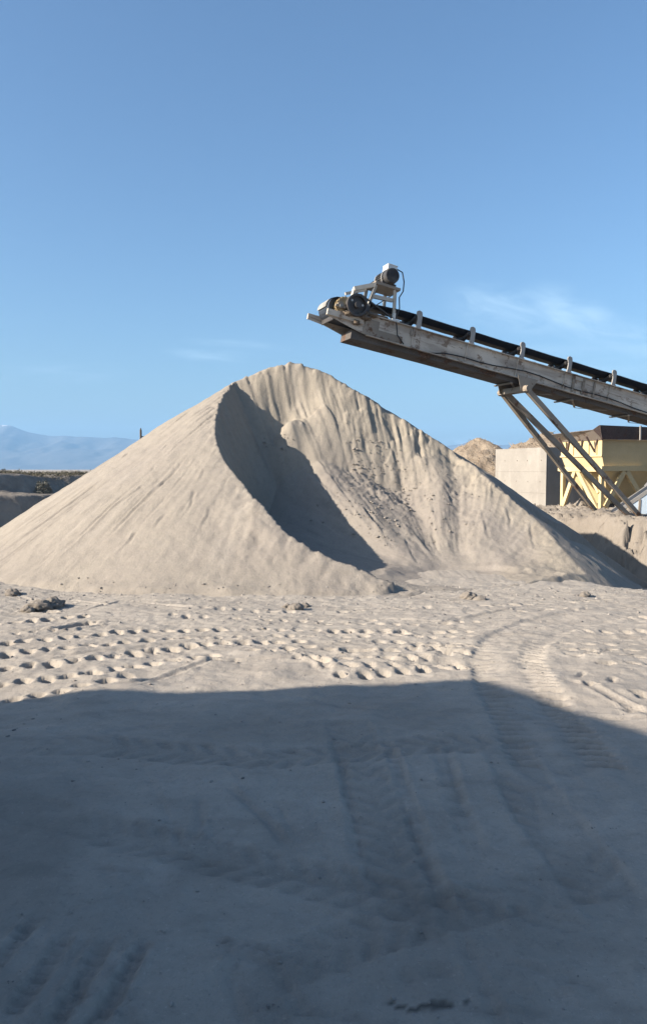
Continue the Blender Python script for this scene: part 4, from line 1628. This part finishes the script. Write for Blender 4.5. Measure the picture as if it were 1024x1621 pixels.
# flared boards: grey along the left, dark brown along the front
b = MB()
b.prism([HP(-.02, -.02, Z_R - .02), HP(-.02, HD + .1, Z_R - .02), HP(-.42, HD + .25, Z_R + .22), HP(-.30, -.02, Z_R + .30), HP(-.20, -.02, Z_R + .30)], EX * .05 + Vector((0, 0, .02)))
b.build('side_board', M['grey_board'], hop)
b = MB()
b.mark()
b.prism([HP(-.10, -.10, Z_R + .0), HP(1.38, -.10, Z_R), HP(1.38, -.14, Z_R + .42), HP(-.22, -.14, Z_R + .44)], EY * .05)
b.mark()
b.prism([HP(1.42, -.10, Z_R), HP(HW + .1, -.10, Z_R), HP(HW + .2, -.14, Z_R + .42), HP(1.42, -.14, Z_R + .42)], EY * .05)
b.mark()
b.prism([HP(-.22, -.12, Z_R + .44), HP(-.10, -.12, Z_R + .02), HP(-.36, .0, Z_R + .30)], EY * .04 + EX * .01)
b.build_each('front_board', M['rust_board'], hop)
b = MB()
b.box(HP(1.40, -.16, Z_R + .22), EX, EY, Vector((0, 0, 1)), (.05, .05, .46))
b.build('board_post', M['zinc'], hop)
# back and right boards
b = MB()
b.mark()
b.prism([HP(HW + .02, -.02, Z_R), HP(HW + .02, HD, Z_R), HP(HW + .3, HD, Z_R + .35), HP(HW + .3, -.02, Z_R + .35)], EX * .05)
b.mark()
b.prism([HP(.0, HD + .02, Z_R), HP(HW, HD + .02, Z_R), HP(HW + .2, HD + .2, Z_R + .2), HP(-.2, HD + .2, Z_R + .2)], EY * .05)
b.build_each('back_board', M['grey_board'], hop)
# trestle
UZ = Vector((0, 0, 1))
for (x, y) in ((.06, .06), (HW - .06, .06), (.06, HD - .06), (HW - .06, HD - .06)):
    b = MB()
    b.box(HP(x, y, Z_B / 2 - .42), EX, EY, UZ, (.12, .12, Z_B + .72))
    b.box(HP(x, y, -.5), EX, EY, UZ, (.26, .26, .03))
    b.build('trestle_leg', M['yellow_paint'], hop)
b = MB()
b.mark()
b.box(HP(HW / 2, -.03, Z_B), EX, EY, UZ, (HW + .12, .10, .16))
b.mark()
b.box(HP(HW / 2, HD + .03, Z_B), EX, EY, UZ, (HW + .12, .10, .16))
b.mark()
b.box(HP(-.03, HD / 2, Z_B - .02), EX, EY, UZ, (.10, HD - .06, .15))
b.mark()
b.box(HP(HW + .03, HD / 2, Z_B - .02), EX, EY, UZ, (.10, HD - .06, .15))
b.build_each('ring_beam', M['yellow_paint'], hop)
b = MB()
for (x0, x1) in ((HW * .36, .16), (HW * .40, HW * .75)):
    b.mark()
    b.bar(HP(x0, -.01, Z_B - .08), HP(x1, -.01, .55), .09, .16)
for (x0, x1) in ((HD * .55, .14), (HD * .62, HD - .14)):
    b.mark()
    b.bar(HP(-.01, x0, Z_B - .08), HP(-.01, x1, .45), .09, .14)
b.mark()
b.bar(HP(-.01, HD * .3, Z_B - .1), HP(-.01, .1, 1.0), .06, .09)
b.build_each('knee_brace', M['yellow_paint'], hop)
# discharge gate and its lever
b = MB()
b.box(HP(HW / 2, HD / 2, .52), EX, EY, UZ, (1.0, .9, .2))
b.bar(HP(HW / 2, HD / 2 - .45, .5), HP(HW / 2 - .3, HD / 2 - .9, .2), .05, .05)
b.build('discharge_gate', M['dark_steel'], hop)

# ------------------------------------------------------------------ small inclined feeder under the hopper
fd0, fd1 = at(962, 817, 21.9), at(1110, 716, 21.6)
fu = (fd1 - fd0).normalized()
fc = Vector((fu.y, -fu.x, 0)).normalized()
fn = fc.cross(fu) * -1
if fn.z < 0:
    fn = -fn
fl = (fd1 - fd0).length
fed = empty('feeder_conveyor', (fd0.x, fd0.y, 0), 'short inclined feeder with pale blue side sheet beneath the yellow hopper', 'conveyor')
b = MB()
for c in (.28, -.28):
    b.mark()
    b.box(fd0 + fu * (fl / 2) + fc * c, fu, fc, fn, (fl, .05, .10))
b.build_each('feeder_rail', M['zinc'], fed)
b = MB()
b.box(fd0 + fu * (fl / 2) + fn * .03, fu, fc, fn, (fl - .06, .46, .02))
b.box(fd0 + fu * (fl / 2) - fn * .16, fu, fc, fn, (fl - .06, .46, .02))
b.build('feeder_belt', M['rubber'], fed)
b = MB()
s0, s1 = .18 * fl, fl
pa, pb = fd0 + fu * s0 + fc * .27 - fn * .06, fd0 + fu * s1 + fc * .27 - fn * .06
b.prism([pa, pb, Vector((pb.x, pb.y, .05)), Vector((pa.x, pa.y, .25))], fc * .02)
b.build('side_sheet', M['blue_sheet'], fed)
b = MB()
for k in (.45, .8):
    q = fd0 + fu * (k * fl) + fc * .31
    b.mark()
    b.box(q - Vector((0, 0, .30)), fu, fc, UZ, (.05, .04, .5))
b.build_each('feeder_post', M['dark_steel'], fed)
b = MB()
for k in (.3, .95):
    for c in (.28, -.28):
        q = fd0 + fu * (k * fl) + fc * c
        b.mark()
        b.bar(q - fn * .06, Vector((q.x, q.y, -.05)), .06, .06, (1, 0, 0))
b.build_each('feeder_leg', M['brown_steel'], fed)
b = MB()
b.cyl(fd0 + fc * -.26, fd0 + fc * .26, .1, n=16)
b.build('feeder_drum', M['dark_steel'], fed)

# ------------------------------------------------------------------ brushwood heap beyond the bunker
hx = np.arange(2.0, 17.0, .12)
hy = np.arange(30.5, 44.0, .12)
BX, BY = np.meshgrid(hx, hy)


def bump2(x, y, cx0, cy0, rx, ry, h):
    q = np.sqrt(((x - cx0) / rx) ** 2 + ((y - cy0) / ry) ** 2)
    return h * np.clip(1 - q, 0, 1) ** .5


p1_, p2_, p3_ = at(850, 690, 36.0), at(755, 706, 35.0), at(700, 712, 36)
BZ = np.maximum.reduce([bump2(BX, BY, p1_.x + .2, 36.0, 4.2, 4.5, p1_.z + .25), bump2(BX, BY, p2_.x, 35.0, 3.2, 4.5, p2_.z + .3),
                        bump2(BX, BY, p3_.x - .3, 36.0, 3.2, 4.0, p3_.z + .2), bump2(BX, BY, p1_.x + 2.4, 36.5, 3.2, 4.0, 2.6)])
BZ = BZ * (1 + .16 * fbm(BX * .9, BY * .9, 111, 3)) + .16 * sstep(.1, .8, BZ) * fbm(BX * 2.6, BY * 2.6, 112, 4)
heap = grid_mesh('brushwood_heap', BX, BY, BZ - .03, M['heap'], BZ > .0, None, (8, 36, 0))
tag(heap, 'tan heap of dry brushwood and earth behind the concrete bunker', 'brush heap')


def interp_z(X_, Y_, Z_, x, y):
    i = int(round((x - X_[0, 0]) / (X_[0, 1] - X_[0, 0])))
    j = int(round((y - Y_[0, 0]) / (Y_[1, 0] - Y_[0, 0])))
    j = max(0, min(Z_.shape[0] - 1, j))
    i = max(0, min(Z_.shape[1] - 1, i))
    return Z_[j, i]


rng = random.Random(5)
b = MB()
for k in range(5200):
    x, y = rng.uniform(3.0, 16.0), rng.uniform(31.0, 40.0)
    z = interp_z(BX, BY, BZ, x, y)
    if z < .25:
        continue
    a = rng.uniform(0, 6.28)
    e = rng.uniform(-.1, .9)
    ln = rng.uniform(.08, .32)
    d = Vector((math.cos(a) * math.cos(e), math.sin(a) * math.cos(e), math.sin(e)))
    p = Vector((x, y, z - .08))
    q = p + d * ln
    w = rng.uniform(.012, .03)
    s = d.orthogonal().normalized() * w
    t_ = d.cross(s).normalized() * w
    b.add([p + s, p - s * .5 + t_ * .87, p - s * .5 - t_ * .87, q], [(0, 1, 3), (1, 2, 3), (2, 0, 3)])
tw = b.build('dry_brushwood', M['twig'])
tag(tw, 'tangle of dry tan twigs covering the heap behind the bunker', 'brushwood', None, 'stuff')

# ------------------------------------------------------------------ the bank at the left, cut in two steps
BA, BD, BN = np.array([-17.3, 40.0]), np.array([.5, .866]), np.array([.866, -.5])
kk = np.concatenate([np.arange(-34, -14, .6), np.arange(-14, 22, .12), np.arange(22, 70, .8)])
dd = np.concatenate([-np.geomspace(220, .5, 40), np.arange(-.4, 4.6, .09), np.array([5.5, 7])])
KK, DD = np.meshgrid(kk, dd)
wob = .5 * fbm(KK * .25, np.zeros_like(KK), 121, 3) + .16 * fbm(KK * 1.3, np.zeros_like(KK), 122, 3)
d_ = DD - wob
BH = np.interp(d_, [-220, -60, -5, -.3, 0, .75, 1.0, 2.1, 2.3, 3.2, 3.6, 7], [-.5, 1.2, 1.5, 1.45, 1.38, .62, .48, .40, .32, -1.1, -1.45, -1.9])
BH = BH + .06 * fbm(KK * 2, DD * 2, 123, 4) + .10 * fbm(KK * .3, DD * .3, 124, 2) - .012 * np.clip(KK, -20, 40)
BHX, BHY = BA[0] + BD[0] * KK + BN[0] * DD, BA[1] + BD[1] * KK + BN[1] * DD
bank = grid_mesh('bank', BHX, BHY, BH, M['bank'], None, None, (BA[0], BA[1], 0))
tag(bank, kind='structure')


def bank_at(k, d):
    j = int(np.argmin(np.abs(dd - d)))
    i = int(np.argmin(np.abs(kk - k)))
    return Vector((BHX[j, i], BHY[j, i], BH[j, i]))


def leaf_clump(b, c, r, h, n, rng, size):
    for _ in range(n):
        a, e, q = rng.uniform(0, 6.28), rng.uniform(0, 1), rng.uniform(.25, 1) ** .5
        p = c + Vector((math.cos(a) * r * q * (1 - .45 * e), math.sin(a) * r * q * (1 - .45 * e), h * e * rng.uniform(.6, 1)))
        s = size * rng.uniform(.5, 1.3)
        d1 = Vector((rng.uniform(-1, 1), rng.uniform(-1, 1), rng.uniform(.1, 1))).normalized()
        d2 = d1.orthogonal().normalized()
        b.add([p - d2 * s * .35, p + d1 * s, p + d2 * s * .35, p - d1 * s * .5], [(0, 1, 2, 3)])


rng = random.Random(9)
b = MB()
for _ in range(900):
    k = rng.uniform(-14, 24)
    d = -rng.random() ** 1.5 * 9 - .1
    c = bank_at(k, d)
    hh = rng.uniform(.14, .34) * (1.25 if rng.random() < .06 else 1)
    leaf_clump(b, c - Vector((0, 0, .03)), rng.uniform(.2, .55), hh, 60, rng, .05)
sc = b.build('scrub', M['scrub'])
tag(sc, 'strip of low olive brown scrub along the top of the far bank', 'scrub', None, 'stuff')
bushes = [(-3.3, .6, .55, .75, 'pale grey bush on the bank slope, widest and farthest left of the three'),
          (1.4, 1.5, .55, .7, 'pale grey bush standing on the bank ledge right of the widest bush'),
          (3.6, 1.6, .38, .5, 'smallest pale grey bush on the bank ledge beside the sand pile edge')]
for (k, d, r, hh, lb) in bushes:
    c = bank_at(k, d)
    t_ = empty('grey_bush', tuple(c), lb, 'bush', 'grey bushes on the slope of the bank')
    b = MB()
    leaf_clump(b, c, r, hh, 900, rng, .07)
    b.build('foliage', M['grey_bush'], t_)
    b = MB()
    for q in range(5):
        a = q * 1.3
        b.cyl(c - Vector((0, 0, .05)), c + Vector((math.cos(a) * r * .5, math.sin(a) * r * .5, hh * .7)), .018, .006, n=5)
    b.build('stem', M['wood'], t_)

# lone post on the plateau
pp = at(223, 700, 60.0)
po = empty('timber_post', (pp.x, pp.y, 1.0), 'lone dark post on the skyline just above the left slope of the pile', 'post')
b = MB()
tz = at(223, 680, 60.0).z
b.cyl(Vector((pp.x, pp.y, .2)), Vector((pp.x, pp.y, tz)), .10, .085, n=10)
b.build('post', M['wood'], po)
b = MB()
b.box(Vector((pp.x + .18, pp.y, at(223, 691, 60).z)), (1, 0, 0), (0, 1, 0), (0, 0, 1), (.42, .06, .07))
b.cyl(Vector((pp.x, pp.y, tz)), Vector((pp.x, pp.y, tz + .12)), .05, n=8)
b.build('cross_arm', M['wood'], po)

# ------------------------------------------------------------------ mountains far off
prof = [(-2600, 700), (-1500, 690), (-900, 676), (-400, 668), (-150, 664), (-40, 668), (0, 672), (20, 673), (45, 683), (80, 690), (110, 691), (150, 693), (185, 692), (212, 696), (300, 700), (450, 705), (600, 708), (700, 706), (745, 700), (790, 704), (900, 706), (1024, 705), (1400, 698), (2200, 690), (3600, 704)]
YR = 12500.0
mxs = np.arange(-27000 * .5, 13500, 45.0)
mys = np.concatenate([np.arange(9800, 12500, 90.0), np.arange(12500, 14600, 150.0)])
QX, QY = np.meshgrid(mxs, mys)
upx = CX + F * mxs / YR
hz = (743 - np.interp(upx, [p[0] for p in prof], [p[1] for p in prof])) / F * YR + HCAM
hz = hz + 18 * fbm(mxs / 330.0, np.zeros_like(mxs), 131, 4)
HZ = hz[None, :] * np.ones_like(QX)
tq = np.where(QY < YR, np.clip((QY - 9800) / (YR - 9800), 0, 1), np.clip(1 - (QY - YR) / 2100, 0, 1))
rid = 1 - np.abs(fbm(QX / 900.0, QY / 1300.0, 132, 5)) * 1.6
QZ = HZ * (tq ** .9) * (1 - (1 - rid) * .55 * (1 - tq ** 6)) - 25 * (1 - tq)
mt = grid_mesh('mountains', QX, QY, QZ, M['mountain'], None, None, (0, YR, 0))
tag(mt, kind='structure')

# ------------------------------------------------------------------ haze
b = MB()
hb = 15800.0
b.hexa([Vector(p) for p in ((-hb, -hb, -4), (hb, -hb, -4), (hb, hb, -4), (-hb, hb, -4), (-hb, -hb, 900), (hb, -hb, 900), (hb, hb, 900), (-hb, hb, 900))])
hm = bpy.data.materials.new('haze')
hm.use_nodes = True
hn = hm.node_tree.nodes
hn.remove(hn['Principled BSDF'])
pv = hn.new('ShaderNodeVolumePrincipled')
pv.inputs['Color'].default_value = (0.34, 0.62, 1.0, 1)
pv.inputs['Density'].default_value = 0.8e-4
pv.inputs['Anisotropy'].default_value = 0.0
hm.node_tree.links.new(pv.outputs[0], hn['Material Output'].inputs['Volume'])
hz_o = b.build('haze', hm)
tag(hz_o, 'thin blue haze in the air', 'haze', None, 'stuff')

# ------------------------------------------------------------------ the shed behind the camera, which shades the yard
te = math.tan(math.radians(SUN_EL))
S = Vector((sx, sy, 0))
HE = 4.0
c0 = on(772, 1077)
e1 = on(-60, 1102)
e2 = on(1024, 1160)
ed = (Vector((e1.x, e1.y, 0)) - Vector((c0.x, c0.y, 0))).normalized()
wd = Vector((ed.y, -ed.x, 0))
if wd.y > 0:
    wd = -wd
sd = (Vector((e2.x, e2.y, 0)) - Vector((c0.x, c0.y, 0))).normalized()
# wd*w + S*q = sd
det = wd.x * S.y - wd.y * S.x
w_ = (sd.x * S.y - sd.y * S.x) / det
q_ = (wd.x * sd.y - wd.y * sd.x) / det
pitch_ = q_ * te / w_
corner = Vector((c0.x, c0.y, 0)) - S * (HE / te)
DEP, LEN = 11.0, 22.0
print('shed pitch', pitch_, 'corner', corner, 'w', w_, 'q', q_)
shed = empty('storage_shed', (corner.x + ed.x * 8, corner.y + ed.y * 8, 0), 'grey sheet metal shed behind the camera whose roof shades the yard', 'shed')


def SP(a, d, z):
    p = corner + ed * a + wd * d
    return Vector((p.x, p.y, z))


b = MB()
b.mark()
for a in (.35,):
    b.prism([SP(a, .3, -.1), SP(a, DEP, -.1), SP(a, DEP, HE + DEP * pitch_ - .16), SP(a, .3, HE + .3 * pitch_ - .16)], ed * .12)
b.mark()
b.prism([SP(LEN - .4, .3, -.1), SP(LEN - .4, DEP, -.1), SP(LEN - .4, DEP, HE + DEP * pitch_ - .16), SP(LEN - .4, .3, HE + .3 * pitch_ - .16)], ed * .12)
b.mark()
b.hexa([SP(.5, .3, -.1), SP(LEN - .4, .3, -.1), SP(LEN - .4, .42, -.1), SP(.5, .42, -.1), SP(.5, .3, HE - .1), SP(LEN - .4, .3, HE - .1), SP(LEN - .4, .42, HE - .1), SP(.5, .42, HE - .1)])
b.mark()
b.hexa([SP(.5, DEP - .12, -.1), SP(LEN - .4, DEP - .12, -.1), SP(LEN - .4, DEP - .01, -.1), SP(.5, DEP - .01, -.1), SP(.5, DEP - .12, HE + DEP * pitch_ - .2), SP(LEN - .4, DEP - .12, HE + DEP * pitch_ - .2), SP(LEN - .4, DEP - .01, HE + DEP * pitch_ - .2), SP(.5, DEP - .01, HE + DEP * pitch_ - .2)])
b.build_each('wall', M['zinc'], shed)
b = MB()
b.hexa([SP(0, 0, HE - .12), SP(LEN, 0, HE - .12), SP(LEN, DEP + .3, HE + (DEP + .3) * pitch_ - .12), SP(0, DEP + .3, HE + (DEP + .3) * pitch_ - .12),
        SP(0, 0, HE), SP(LEN, 0, HE), SP(LEN, DEP + .3, HE + (DEP + .3) * pitch_), SP(0, DEP + .3, HE + (DEP + .3) * pitch_)])
b.build('roof', M['zinc'], shed)
b = MB()
b.hexa([SP(6, .22, -.05), SP(10, .22, -.05), SP(10, .29, -.05), SP(6, .29, -.05), SP(6, .22, 3.2), SP(10, .22, 3.2), SP(10, .29, 3.2), SP(6, .29, 3.2)])
b.build('door', M['brown_steel'], shed)
